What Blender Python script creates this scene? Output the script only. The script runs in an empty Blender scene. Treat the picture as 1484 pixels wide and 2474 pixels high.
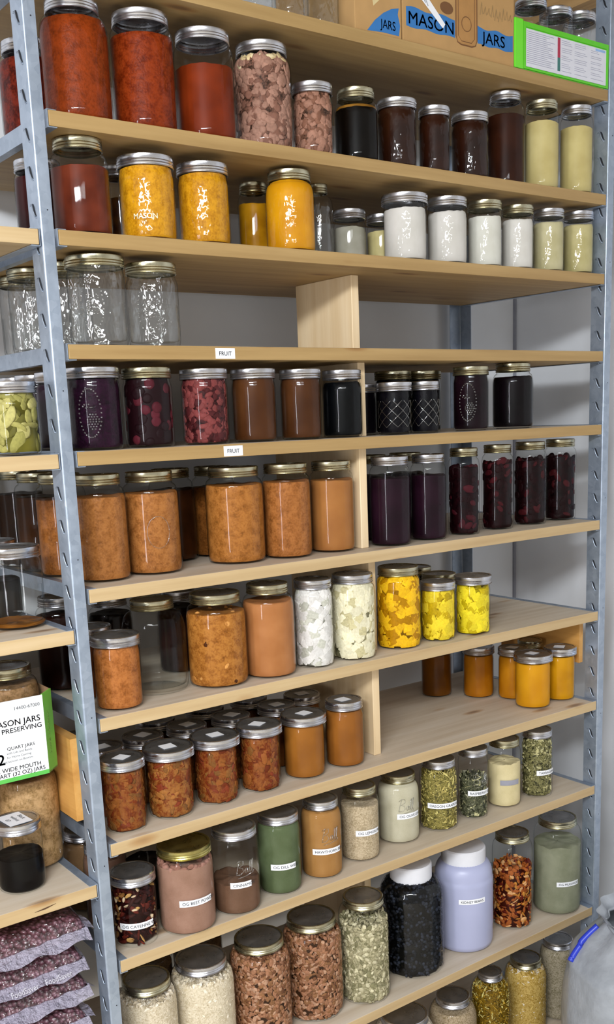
import bpy, bmesh, math, random
import numpy as np
from mathutils import Matrix, Vector, noise

# ------------------------------------------------------------------ camera, world, lamps, exposure
scene = bpy.context.scene
COL = scene.collection
PI = math.pi

def cam_axes(yaw, pit, rol):
    f = Vector((math.sin(yaw)*math.cos(pit), math.cos(yaw)*math.cos(pit), math.sin(pit)))
    r = Vector((math.cos(yaw), -math.sin(yaw), 0)); u = r.cross(f)
    return (math.cos(rol)*r+math.sin(rol)*u, -math.sin(rol)*r+math.cos(rol)*u, f)
cd = bpy.data.cameras.new('camera'); cam = bpy.data.objects.new('camera', cd); COL.objects.link(cam)
R_, U_, F_ = cam_axes(0.641096583, -0.210497035, -0.0370846211)
m = Matrix.Identity(4)
for i in range(3):
    m[i][0] = R_[i]; m[i][1] = U_[i]; m[i][2] = -F_[i]
m.translation = Vector((-0.6449205, -1.46230782, 1.55))
cam.matrix_world = m
cd.sensor_width = 36; cd.sensor_fit = 'AUTO'; cd.lens = 2488.69/2474*36
cd.shift_x = -43.398/2474; cd.shift_y = 304.82/2474; cd.clip_start = 0.02
scene.camera = cam

world = bpy.data.worlds.new('world'); scene.world = world; world.use_nodes = True
bgn = world.node_tree.nodes['Background']; bgn.inputs[0].default_value = (1.0, 0.965, 0.91, 1); bgn.inputs[1].default_value = 0.42

def area(name, loc, target, sx, sy, power, color):
    l = bpy.data.lights.new(name, 'AREA'); l.shape = 'RECTANGLE'; l.size = sx; l.size_y = sy
    l.energy = power; l.color = color
    o = bpy.data.objects.new(name, l); COL.objects.link(o); o.location = loc
    d = Vector(target)-Vector(loc); o.rotation_euler = d.to_track_quat('-Z', 'Y').to_euler()
    return o
area('ceiling_tube_lamp', (-1.35, -1.75, 2.30), (-0.75, -0.95, 1.2), 0.9, 0.14, 52, (0.92, 0.965, 1.0))
area('rear_bounce_fill', (-0.9, -2.75, 2.42), (-0.75, -2.1, 0.0), 1.2, 0.3, 16, (0.96, 0.975, 1.0))  # added unseen fill: lights the floor so it bounces up under the boards
area('tall_streak_light', (-2.05, -1.20, 1.42), (0.5, 0, 1.42), 0.20, 1.35, 17, (0.93, 0.95, 1.0))  # added unseen tall light that makes the vertical streaks on the glass

vs = scene.view_settings
scene.display_settings.display_device = 'sRGB'
vs.view_transform = 'Standard'; vs.look = 'None'; vs.exposure = 0.46; vs.gamma = 1; vs.use_curve_mapping = False
scene.cycles.transparent_max_bounces = 24
scene.cycles.max_bounces = 7
scene.cycles.use_denoising = True
scene.cycles.adaptive_threshold = 0.03

# ------------------------------------------------------------------ helpers
def lin(c):
    c = c/255.0
    return c/12.92 if c <= 0.04045 else ((c+0.055)/1.055)**2.4
def rgb(h):
    if isinstance(h, str): h = tuple(int(h[i:i+2], 16) for i in (0, 2, 4))
    return tuple(lin(c) for c in h)+(1.0,)

def frgb(h):
    c = rgb(h)[:3]; l = 0.3*c[0]+0.6*c[1]+0.1*c[2]; k = 0.44+0.46*min(1, l/0.6); w = min(1, l/0.45)
    return (c[0]*k*(0.93+0.07*w), c[1]*k*(1-0.02*w), c[2]*k*(0.84+0.18*w), 1.0)

MATS = {}
def newmat(name):
    m = bpy.data.materials.new(name); m.use_nodes = True
    nt = m.node_tree; b = nt.nodes['Principled BSDF']
    return m, nt, b
def N(nt, t, **k):
    n = nt.nodes.new(t)
    for a, v in k.items(): setattr(n, a, v)
    return n
def ramp(nt, fac, stops, interp='LINEAR'):
    n = N(nt, 'ShaderNodeValToRGB'); n.color_ramp.interpolation = interp
    e = n.color_ramp.elements
    while len(e) < len(stops): e.new(0.5)
    for el, (p, c) in zip(e, stops): el.position = p; el.color = c
    nt.links.new(fac, n.inputs[0]); return n.outputs[0]
def coords(nt, scale=(1, 1, 1), kind='Object'):
    t = N(nt, 'ShaderNodeTexCoord'); mp = N(nt, 'ShaderNodeMapping'); mp.inputs['Scale'].default_value = scale
    nt.links.new(t.outputs[kind], mp.inputs[0]); return mp.outputs[0]
def bump(nt, b, h, strength, dist=0.001):
    n = N(nt, 'ShaderNodeBump'); n.inputs['Strength'].default_value = strength; n.inputs['Distance'].default_value = dist
    nt.links.new(h, n.inputs['Height']); nt.links.new(n.outputs[0], b.inputs['Normal']); return n
def noise_tex(nt, vec, scale, detail=3, rough=0.5):
    n = N(nt, 'ShaderNodeTexNoise'); n.inputs['Scale'].default_value = scale; n.inputs['Detail'].default_value = detail
    n.inputs['Roughness'].default_value = rough; nt.links.new(vec, n.inputs['Vector']); return n.outputs[0]

def plain(name, col, rough=0.5, metal=0.0, vary=0.06, nscale=60, bumps=0.0, spec=0.5):
    key = ('plain', name, str(col), rough, metal)
    if key in MATS: return MATS[key]
    m, nt, b = newmat(name); c = rgb(col)
    v = coords(nt); n = noise_tex(nt, v, nscale)
    lo = tuple(x*(1-vary) for x in c[:3])+(1,); hi = tuple(min(1, x*(1+vary)) for x in c[:3])+(1,)
    nt.links.new(ramp(nt, n, [(0.3, lo), (0.7, hi)]), b.inputs['Base Color'])
    b.inputs['Roughness'].default_value = rough; b.inputs['Metallic'].default_value = metal
    b.inputs['Specular IOR Level'].default_value = spec
    if bumps: bump(nt, b, n, bumps)
    MATS[key] = m; return m

def wood(name, c1, c2, c3, rough=0.55, knots=True, axis=0):
    if name in MATS: return MATS[name]
    m, nt, b = newmat(name)
    sc = [34, 34, 34]; sc[axis] = 1.6
    v = coords(nt, tuple(sc))
    n1 = noise_tex(nt, v, 1.2, 6, 0.62)
    sc2 = [9, 9, 9]; sc2[axis] = 0.8
    n2 = noise_tex(nt, coords(nt, tuple(sc2)), 1.0, 2)
    base = ramp(nt, n1, [(0.3, rgb(c2)), (0.52, rgb(c1)), (0.72, rgb(c3))])
    mx = N(nt, 'ShaderNodeMixRGB', blend_type='MULTIPLY'); mx.inputs[0].default_value = 0.6
    nt.links.new(base, mx.inputs[1])
    nt.links.new(ramp(nt, n2, [(0.35, (0.84, 0.80, 0.74, 1)), (0.65, (1, 1, 1, 1))]), mx.inputs[2])
    out = mx.outputs[0]
    if knots:
        vo = N(nt, 'ShaderNodeTexVoronoi'); vo.inputs['Scale'].default_value = 1.0
        sk = [14, 14, 14]; sk[axis] = 4.5
        nt.links.new(coords(nt, tuple(sk)), vo.inputs['Vector'])
        k = ramp(nt, vo.outputs['Distance'], [(0.05, (0.30, 0.17, 0.08, 1)), (0.11, (0.75, 0.58, 0.42, 1)), (0.17, (1, 1, 1, 1))])
        m2 = N(nt, 'ShaderNodeMixRGB', blend_type='MULTIPLY'); m2.inputs[0].default_value = 0.75
        nt.links.new(out, m2.inputs[1]); nt.links.new(k, m2.inputs[2]); out = m2.outputs[0]
    nt.links.new(out, b.inputs['Base Color'])
    b.inputs['Roughness'].default_value = rough
    bump(nt, b, n1, 0.12)
    MATS[name] = m; return m

def steel(name, c1, c2, rough=0.38, metal=0.75):
    if name in MATS: return MATS[name]
    m, nt, b = newmat(name); v = coords(nt)
    n = noise_tex(nt, v, 38, 5, 0.6)
    vo = N(nt, 'ShaderNodeTexVoronoi'); vo.inputs['Scale'].default_value = 95; nt.links.new(v, vo.inputs['Vector'])
    mx = N(nt, 'ShaderNodeMixRGB'); mx.inputs[0].default_value = 0.35
    nt.links.new(n, mx.inputs[1]); nt.links.new(vo.outputs['Color'], mx.inputs[2])
    nt.links.new(ramp(nt, mx.outputs[0], [(0.25, rgb(c2)), (0.75, rgb(c1))]), b.inputs['Base Color'])
    nt.links.new(ramp(nt, n, [(0.3, (rough-0.08,)*3+(1,)), (0.7, (rough+0.12,)*3+(1,))]), b.inputs['Roughness'])
    b.inputs['Metallic'].default_value = metal
    bump(nt, b, n, 0.1)
    MATS[name] = m; return m

def glass_mat(name, wav=0.12, wscale=55, edge=(0.42, 0.46, 0.45, 1), base=0.035, tint=(0.985, 0.99, 0.985, 1), rough=0.03):
    """thin glass: clear through the middle, greyer and more mirror-like where the wall is seen edge on"""
    if name in MATS: return MATS[name]
    m = bpy.data.materials.new(name); m.use_nodes = True; nt = m.node_tree
    nt.nodes.clear(); out = N(nt, 'ShaderNodeOutputMaterial')
    v = coords(nt, (1, 1, 0.45)); n = noise_tex(nt, v, wscale, 2)
    bp = N(nt, 'ShaderNodeBump'); bp.inputs['Strength'].default_value = wav; bp.inputs['Distance'].default_value = 0.004
    nt.links.new(n, bp.inputs['Height'])
    lw = N(nt, 'ShaderNodeLayerWeight'); lw.inputs[0].default_value = 0.5
    tr = N(nt, 'ShaderNodeBsdfTransparent')
    nt.links.new(ramp(nt, lw.outputs['Facing'], [(0.0, tint), (0.68, tint), (0.9, tuple(0.5*(a+b) for a, b in zip(tint, edge))), (1.0, edge)]), tr.inputs[0])
    gl = N(nt, 'ShaderNodeBsdfGlossy'); gl.inputs['Roughness'].default_value = rough
    nt.links.new(bp.outputs[0], gl.inputs['Normal'])
    fr = ramp(nt, lw.outputs['Facing'], [(0.0, (base,)*3+(1,)), (0.5, (base+0.010,)*3+(1,)), (0.8, (0.16,)*3+(1,)), (1.0, (0.75,)*3+(1,))])
    mx = N(nt, 'ShaderNodeMixShader'); nt.links.new(fr, mx.inputs[0])
    nt.links.new(tr.outputs[0], mx.inputs[1]); nt.links.new(gl.outputs[0], mx.inputs[2]); nt.links.new(mx.outputs[0], out.inputs[0])
    MATS[name] = m; return m

def food(kind, c1, c2):
    key = ('food', kind, c1, c2)
    if key in MATS: return MATS[key]
    m, nt, b = newmat('contents_'+kind); v = coords(nt)
    a, d = frgb(c1 or '888888'), frgb(c2 or '666666')
    if kind == 'mottle':
        n = noise_tex(nt, v, 75, 5, 0.65)
        n2 = noise_tex(nt, v, 320, 3, 0.6)
        mx = N(nt, 'ShaderNodeMixRGB'); mx.inputs[0].default_value = 0.35
        nt.links.new(n, mx.inputs[1]); nt.links.new(n2, mx.inputs[2])
        dark = tuple(x*0.62 for x in d[:3])+(1,)
        nt.links.new(ramp(nt, mx.outputs[0], [(0.33, dark), (0.43, d), (0.55, a), (0.7, tuple(min(1, x*1.2) for x in a[:3])+(1,))]), b.inputs['Base Color'])
        bump(nt, b, mx.outputs[0], 0.5, 0.003); rr = 0.35
    elif kind == 'powder':
        n = noise_tex(nt, v, 900, 3, 0.7); n2 = noise_tex(nt, v, 28, 3, 0.5)
        mx = N(nt, 'ShaderNodeMixRGB'); mx.inputs[0].default_value = 0.6
        nt.links.new(n, mx.inputs[1]); nt.links.new(n2, mx.inputs[2])
        nt.links.new(ramp(nt, mx.outputs[0], [(0.38, d), (0.6, a)]), b.inputs['Base Color'])
        bump(nt, b, n, 0.3, 0.0006); rr = 0.9
    elif kind == 'grain':
        vo = N(nt, 'ShaderNodeTexVoronoi'); vo.inputs['Scale'].default_value = 420; nt.links.new(v, vo.inputs['Vector'])
        n2 = noise_tex(nt, v, 60, 4, 0.6)
        mx = N(nt, 'ShaderNodeMixRGB'); mx.inputs[0].default_value = 0.5
        nt.links.new(vo.outputs['Color'], mx.inputs[1]); nt.links.new(n2, mx.inputs[2])
        nt.links.new(ramp(nt, mx.outputs[0], [(0.3, d), (0.62, a)]), b.inputs['Base Color'])
        bump(nt, b, vo.outputs['Distance'], 0.6, 0.001); rr = 0.8
    elif kind == 'piece':
        at = N(nt, 'ShaderNodeAttribute'); at.attribute_name = 'tone'
        n = noise_tex(nt, v, 260, 3)
        mx = N(nt, 'ShaderNodeMixRGB', blend_type='OVERLAY'); mx.inputs[0].default_value = 0.35
        nt.links.new(at.outputs['Color'], mx.inputs[1]); nt.links.new(n, mx.inputs[2])
        nt.links.new(mx.outputs[0], b.inputs['Base Color']); rr = 0.5
        bump(nt, b, n, 0.15, 0.001)
    else:
        n = noise_tex(nt, v, 22, 3, 0.5)
        nt.links.new(ramp(nt, n, [(0.35, d), (0.65, a)]), b.inputs['Base Color'])
        bump(nt, b, noise_tex(nt, v, 60, 2), 0.05, 0.002); rr = 0.4
    b.inputs['Roughness'].default_value = rr; b.inputs['Specular IOR Level'].default_value = 0.06
    MATS[key] = m; return m

def mesh_obj(name, verts, faces, mat, parent=None, smooth=False, auto=None, loc=(0, 0, 0)):
    me = bpy.data.meshes.new(name)
    me.from_pydata([tuple(map(float, q)) for q in verts], [], [tuple(map(int, q)) for q in faces])
    if smooth:
        me.polygons.foreach_set('use_smooth', [True]*len(me.polygons))
        if auto is not None: me.set_sharp_from_angle(angle=auto)
    me.update()
    o = bpy.data.objects.new(name, me); COL.objects.link(o)
    if mat: me.materials.append(mat)
    if parent: o.parent = parent
    o.location = loc
    return o
def tag(o, label, cat, group=None):
    o['label'] = label; o['category'] = cat
    if group: o['group'] = group
    return o
def thing(name, label, cat, loc=(0, 0, 0), group=None):
    o = bpy.data.objects.new(name, None); COL.objects.link(o); o.location = loc; o.empty_display_size = 0.02
    return tag(o, label, cat, group)
class MB:
    def __init__(s): s.v = []; s.f = []
    def add(s, v, f):
        n = len(s.v); s.v += [tuple(q) for q in v]; s.f += [tuple(n+i for i in q) for q in f]; return s
    def box(s, x0, x1, y0, y1, z0, z1):
        return s.add([(x, y, z) for z in (z0, z1) for x, y in ((x0, y0), (x1, y0), (x1, y1), (x0, y1))],
                     [(3, 2, 1, 0), (4, 5, 6, 7), (0, 1, 5, 4), (1, 2, 6, 5), (2, 3, 7, 6), (3, 0, 4, 7)])
    def tube(s, pts, r, seg=6):
        pts = [Vector(p) for p in pts]; v = []; f = []
        for i, p in enumerate(pts):
            t = (pts[min(i+1, len(pts)-1)]-pts[max(i-1, 0)]).normalized()
            a = t.orthogonal().normalized(); b = t.cross(a)
            rr = r[i] if isinstance(r, (list, tuple)) else r
            v += [p+rr*(math.cos(2*PI*k/seg)*a+math.sin(2*PI*k/seg)*b) for k in range(seg)]
        for i in range(len(pts)-1):
            for k in range(seg):
                f.append((i*seg+k, i*seg+(k+1) % seg, (i+1)*seg+(k+1) % seg, (i+1)*seg+k))
        f.append(tuple(range(seg))[::-1]); f.append(tuple((len(pts)-1)*seg+k for k in range(seg)))
        return s.add(v, f)
    def lathe(s, prof, seg=48, cap0=False, cap1=False, rfun=None):
        v = []; f = []
        for i, (r, z) in enumerate(prof):
            for k in range(seg):
                a = 2*PI*k/seg; rr = r if rfun is None else rfun(r, z, k, i)
                v.append((rr*math.cos(a), rr*math.sin(a), z))
        for i in range(len(prof)-1):
            for k in range(seg):
                k2 = (k+1) % seg
                f.append((i*seg+k, i*seg+k2, (i+1)*seg+k2, (i+1)*seg+k))
        if cap0: f.append(tuple(range(seg))[::-1])
        if cap1: f.append(tuple((len(prof)-1)*seg+k for k in range(seg)))
        return s.add(v, f)
    def build(s, name, mat, parent=None, smooth=False, auto=None, loc=(0, 0, 0)):
        return mesh_obj(name, s.v, s.f, mat, parent, smooth, auto, loc)
def bevel(o, w, seg=2):
    bm = bmesh.new(); bm.from_mesh(o.data)
    bmesh.ops.bevel(bm, geom=bm.edges[:], offset=w, segments=seg, affect='EDGES', profile=0.6)
    bm.to_mesh(o.data); bm.free(); return o

TEXTS = {}
def text2d(body, bold=0.0):
    key = (body, bold)
    if key in TEXTS: return TEXTS[key]
    cu = bpy.data.curves.new('lettering', 'FONT'); cu.body = body; cu.size = 1.0; cu.resolution_u = 3
    cu.offset = bold
    o = bpy.data.objects.new('lettering', cu); COL.objects.link(o)
    dg = bpy.context.evaluated_depsgraph_get(); me = o.evaluated_get(dg).to_mesh()
    v = [tuple(q.co) for q in me.vertices]; f = [tuple(q.vertices) for q in me.polygons]
    o.evaluated_get(dg).to_mesh_clear(); bpy.data.objects.remove(o); bpy.data.curves.remove(cu)
    xs = [q[0] for q in v]; TEXTS[key] = (v, f, min(xs), max(xs)); return TEXTS[key]
def letters(name, body, size, fn, mat, parent, anchor='l', bold=0.0, wide=1.0):
    """fn maps (u, v) on the sign to a 3-D point; cap height is about 0.7 of size"""
    v, f, a, b = text2d(body, 0.0)
    off = {'l': a, 'r': b, 'c': (a+b)/2}[anchor]; V = []; Fc = []
    for du, dv in ([(0, 0)] if bold <= 0 else [(-bold, 0), (bold, 0), (0, bold), (0, -bold)]):
        n = len(V); V += [fn((q[0]-off+du)*size*wide, (q[1]+dv)*size) for q in v]; Fc += [tuple(n+i for i in p) for p in f]
    return mesh_obj(name, V, Fc, mat, parent)

INK = plain('black_ink', '22242a', 0.6, vary=0.02)
PAPER = plain('white_paper', 'e9eaee', 0.6, vary=0.02)

# ------------------------------------------------------------------ the setting
D, W, T = 0.4219, 1.22, 0.0210
Z = [2.1835, 1.9837, 1.8262, 1.6684, 1.5139, 1.3062, 1.1000, 0.8896, 0.6837, 0.3750, 0.075]
AZ = {'A1': 1.995, 'A2': 1.8245, 'A3': 1.512, 'A4': 1.2475, 'A5': 0.8295, 'A6': 0.43}
TRAY_Z = 1.0140
SHELFZ = {str(i): z for i, z in enumerate(Z)}; SHELFZ.update(AZ); SHELFZ['T'] = TRAY_Z+0.003
ORD = ['top', 'second', 'third', 'fourth', 'fifth', 'sixth', 'seventh', 'eighth', 'ninth', 'tenth', 'lowest']
SHELFNAME = {str(i): ORD[i]+' shelf' for i in range(11)}
SHELFNAME.update({'A1': 'side rack', 'A2': 'side rack', 'A3': 'side rack', 'A4': 'side rack', 'A5': 'side rack', 'A6': 'side rack', 'T': 'side rack'})
def struct(name, x0, x1, y0, y1, z0, z1, mat):
    o = MB().box(x0, x1, y0, y1, z0, z1).build(name, mat); o['kind'] = 'structure'; return o
WALLP = plain('wall_paint', 'dadce0', 0.75, vary=0.025, nscale=9, bumps=0.05)
struct('wall_back', -2.2, 1.54, 0.470, 0.57, 0, 2.62, WALLP)
struct('wall_right', 1.455, 1.555, -1.6, 0.470, 0, 2.62, WALLP)
struct('floor', -2.2, 1.555, -3.2, 0.57, -0.1, 0, plain('light_floor', 'd2cabb', 0.8, vary=0.12, nscale=7))
struct('ceiling', -2.2, 1.555, -1.3, 0.57, 2.62, 2.72, plain('ceiling_boards', '6a5a48', 0.8, vary=0.1))
struct('trim_1', 1.30, 1.345, -0.9, 0.46, 2.40, 2.52, wood('joist_wood', 'c09a66', 'ab8350', 'cca876', axis=1))
struct('trim_2', 1.448, 1.4549, 0.464, 0.4699, 0, 2.62, plain('corner_bead', '8c8e98', 0.7))

# ------------------------------------------------------------------ steel rack
GALV = steel('galvanised_steel', 'a8b3c2', '909cad', 0.38, 0.62)
SLOT = plain('slot_shadow_gap', '14161c', 0.8, vary=0.02)
rack = thing('storage_rack', 'grey galvanised steel storage rack with slotted angle posts', 'rack', (0, 0, 0))
def angle_post(x, y, sx, sy, z1=2.62, fl=0.038, ff=0.0195, th=0.0016, slots=True):
    """L-shaped post: corner at (x, y); side flange runs along y*sy, front flange along x*sx"""
    rr = 0.0032; path = [(x, y+sy*fl)]
    for i in range(7):
        a = i/6*PI/2; path.append((x+sx*rr*(1-math.cos(a)), y+sy*rr*(1-math.sin(a))))
    path.append((x+sx*ff, y)); inner = []
    for i, (px, py) in enumerate(path):
        q0 = path[max(0, i-1)]; q1 = path[min(len(path)-1, i+1)]; tx, ty = q1[0]-q0[0], q1[1]-q0[1]; L = math.hypot(tx, ty)
        nx, ny = -ty/L, tx/L
        if (nx*sx+ny*sy) < 0: nx, ny = -nx, -ny
        inner.append((px+nx*th, py+ny*th))
    ring = path+inner[::-1]; n = len(ring); mb = MB()
    nz = 60; vs_ = [(px, py, z1*k/nz) for k in range(nz+1) for px, py in ring]; fs = []
    for k in range(nz):
        for i in range(n):
            j = (i+1) % n; fs.append((k*n+i, k*n+j, (k+1)*n+j, (k+1)*n+i))
    fs += [tuple(range(n)), tuple(nz*n+i for i in range(n))]
    mb.add(vs_, fs); p = mb.build('post', GALV, rack, True, 0.5)
    if slots:
        lip = MB(); gap = MB(); hole = MB(); zc = 0.012; k = 0; o = -sx
        while zc < z1-0.05:
            yy = lambda t: y+sy*t
            if sx > 0:
                cv = [(0.0285, 0.0085), (0.0255, 0.0095), (0.0225, 0.0080), (0.0200, 0.0035), (0.0185, -0.001), (0.0160, -0.0060), (0.0130, -0.0092), (0.0100, -0.0100)]
                lip.tube([(x-0.0007, yy(a), zc+b) for a, b in cv], [0.0004, 0.0010, 0.0015, 0.0017, 0.0017, 0.0015, 0.0010, 0.0004], 6)
                gap.tube([(x-0.0003, yy(a-0.0030), zc+b+0.0012) for a, b in cv[1:-1]], [0.0003, 0.0012, 0.0017, 0.0017, 0.0012, 0.0003], 6)
            k += 1; zc += 0.0497
            if k % 5 == 2:
                hole.tube([(x+sx*0.0125, y-sy*0.0001, zc), (x+sx*0.0125, y+sy*0.0004, zc)], 0.0011, 8)
        lip.build('slot_lips', GALV, p, True); gap.build('slot_grooves', SLOT, p); hole.build('flange_holes', SLOT, p)  # raised slot lips, dark strips laid on for the slits, small plain holes
    return p
angle_post(-0.0262, 0.0, 1, 1); angle_post(1.2245, 0.0, 1, 1)
angle_post(-0.0262, D+0.020, 1, -1); angle_post(1.2285, D+0.020, -1, -1, fl=0.038, ff=0.036)
def rail(x, zt, inward, d=D, y0=0.0006, h=0.0005, par=rack):
    """C channel that holds a board's end: web at x, flanges over and under the board"""
    t = 0.0013; w = 0.0125; xa, xb = sorted((x, x-inward*t)); mb = MB()
    mb.box(xa, xb, y0, d, zt-T-t-h, zt+t)
    fa, fb = sorted((x, x+inward*w))
    mb.box(fa, fb, y0, d, zt+0.0001, zt+t*0.75); mb.box(fa, fb, y0, d, zt-T-t-h, zt-T-h)
    return mb.build('side_rail', GALV, par)
for i, z in enumerate(Z):
    rail(-0.0008, z, 1); rail(W+0.0008, z, -1)
side = thing('side_storage_rack', 'grey steel rack joined to the post of the main rack', 'rack', (-0.6, 0.2, 0))
for k in ('A2', 'A3', 'A4', 'A5', 'A6'):
    o = rail(-0.0292, AZ[k], -1, par=side); o.location = (0.6, -0.2, 0)
q = MB().box(-0.62, -0.60, 0.0, 0.0015, 0, 2.4).box(-0.62, -0.6185, 0, 0.035, 0, 2.4).build('post', GALV, side); q.location = (0.6, -0.2, 0)
rb = MB()
for k in ('A2', 'A3', 'A4', 'A5', 'A6'): rb.box(-0.6185, -0.60, 0.0020, D, AZ[k]-T-0.003, AZ[k]-T-0.0004)
q = rb.build('board_ledges', GALV, side); q.location = (0.6, -0.2, 0)

# ------------------------------------------------------------------ boards, dividers, end panels
PINE_HI = wood('pine_upper_dim', 'a68857', '967849', 'b29462')  # upper boards: the dimmer light up there is put into this darker pine
PINE = wood('pine_pale', 'bda379', 'b0946a', 'c8b08a')
PINE_TOP = wood('pine_lit_top', 'cbbdaa', 'bfae98', 'd4c9ba')  # board tops: whitish light falling on them is mixed into this paler wood
PINE_N = wood('pine_new', 'e0c8a2', 'd3b78c', 'e8d4b2', knots=False, axis=2)
PLY = wood('plywood_panel', 'cf9a52', 'bd8742', 'd8a862', knots=False, axis=1)
def board(x0, x1, zt, mat, label, d=D):
    o = MB().box(x0, x1, 0, d, zt-T, zt).build('shelf_board', mat); bevel(o, 0.0012, 2)
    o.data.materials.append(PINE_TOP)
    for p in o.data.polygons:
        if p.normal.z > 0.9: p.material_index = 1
    tag(o, label, 'shelf', 'wooden shelf boards'); return o
BL = ['topmost wooden shelf board, carrying the cardboard boxes and green case', 'wooden shelf board under the large red sauce jars', 'wooden shelf board under the yellow puree and white fat jars',
      'wooden shelf board with a FRUIT sticker under the empty pint jars', 'wooden shelf board with a FRUIT sticker under the cherry and quilted jars', 'pale wooden shelf board under the applesauce and plum quarts',
      'pale wooden shelf board under the potato and squash jars', 'pale wooden shelf board under the salsa and amber puree pints', 'pale wooden shelf board under the labelled spice jars',
      'wooden shelf board under the pinto beans and plastic jugs', 'lowest wooden shelf board, under the corn flake and rice jars']
for i, z in enumerate(Z):
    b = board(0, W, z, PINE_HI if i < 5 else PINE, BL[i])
    if i in (3, 4):
        x0 = 0.2491 if i == 3 else 0.2544; w = 0.0365; zc = z-T/2-0.0008
        p = MB().box(x0, x0+w, -0.0006, 0.0004, zc-0.0082, zc+0.0082).build('paper_label', PAPER, b)
        letters('lettering', 'FRUIT', 0.0092, lambda u, v: (x0+w/2+u, -0.0009, zc+v-0.0032), plain('faint_ink', '5c5f66', 0.6, vary=0.02), p, 'c', 0.004)
for k, l in (('A1', 'uppermost board of the side rack, beside the large tomato sauce jar'), ('A2', 'side rack board ending beside the rust red jar and steel post'), ('A3', 'side rack board under the pickle jar'), ('A4', 'side rack board under the nearly empty jar with amber residue'),
             ('A5', 'side rack board under the black liquid jar'), ('A6', 'side rack board under the stack of vacuum-sealed bags')):
    if k == 'A1': continue
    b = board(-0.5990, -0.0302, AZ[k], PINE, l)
    if k == 'A5':
        MB().tube([(-0.135, -0.0004, AZ[k]-0.013), (-0.118, -0.0008, AZ[k]-0.0115), (-0.10, -0.0004, AZ[k]-0.009)], [0.0002, 0.0011, 0.0002], 6).build('dark_grain_crack', plain('dark_crack', '4a2c14', 0.8), b)
for k, (x, y, dd) in {3: (.600, .085, .26), 4: (.581, .05, .30), 5: (.575, .045, .32), 6: (.602, .06, .32), 7: (.596, .05, .34), 9: (.625, .13, .36)}.items():
    o = MB().box(x, x+0.0172, y, dd, Z[k]+0.0002, Z[k-1]-T-0.0002).build('shelf_divider', PINE_N); bevel(o, 0.001, 1)
    tag(o, 'upright pale wooden divider board ' + {3: 'on the open shelf right of the empty jars', 4: 'between black juice jar and quilted jelly jars', 5: 'between smooth applesauce and purple juice quarts',
        6: 'between potato cubes and squash cubes', 7: 'beside the bare part of the eighth shelf', 9: 'behind the hops jar and black bean jug'}[k], 'divider', 'upright shelf dividers')
o = MB().box(-0.0245, -0.0065, 0.070, 0.30, 0.9150, 1.0560).build('end_panel', PLY); tag(o, 'tan wooden end panel behind the steel post beside the salsa jars', 'panel')
o = MB().box(1.2235, 1.2365, 0.055, 0.30, 0.9700, 1.0780).build('end_panel', PLY); tag(o, 'orange-tan wooden end panel beside the amber puree jars', 'panel')
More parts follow.
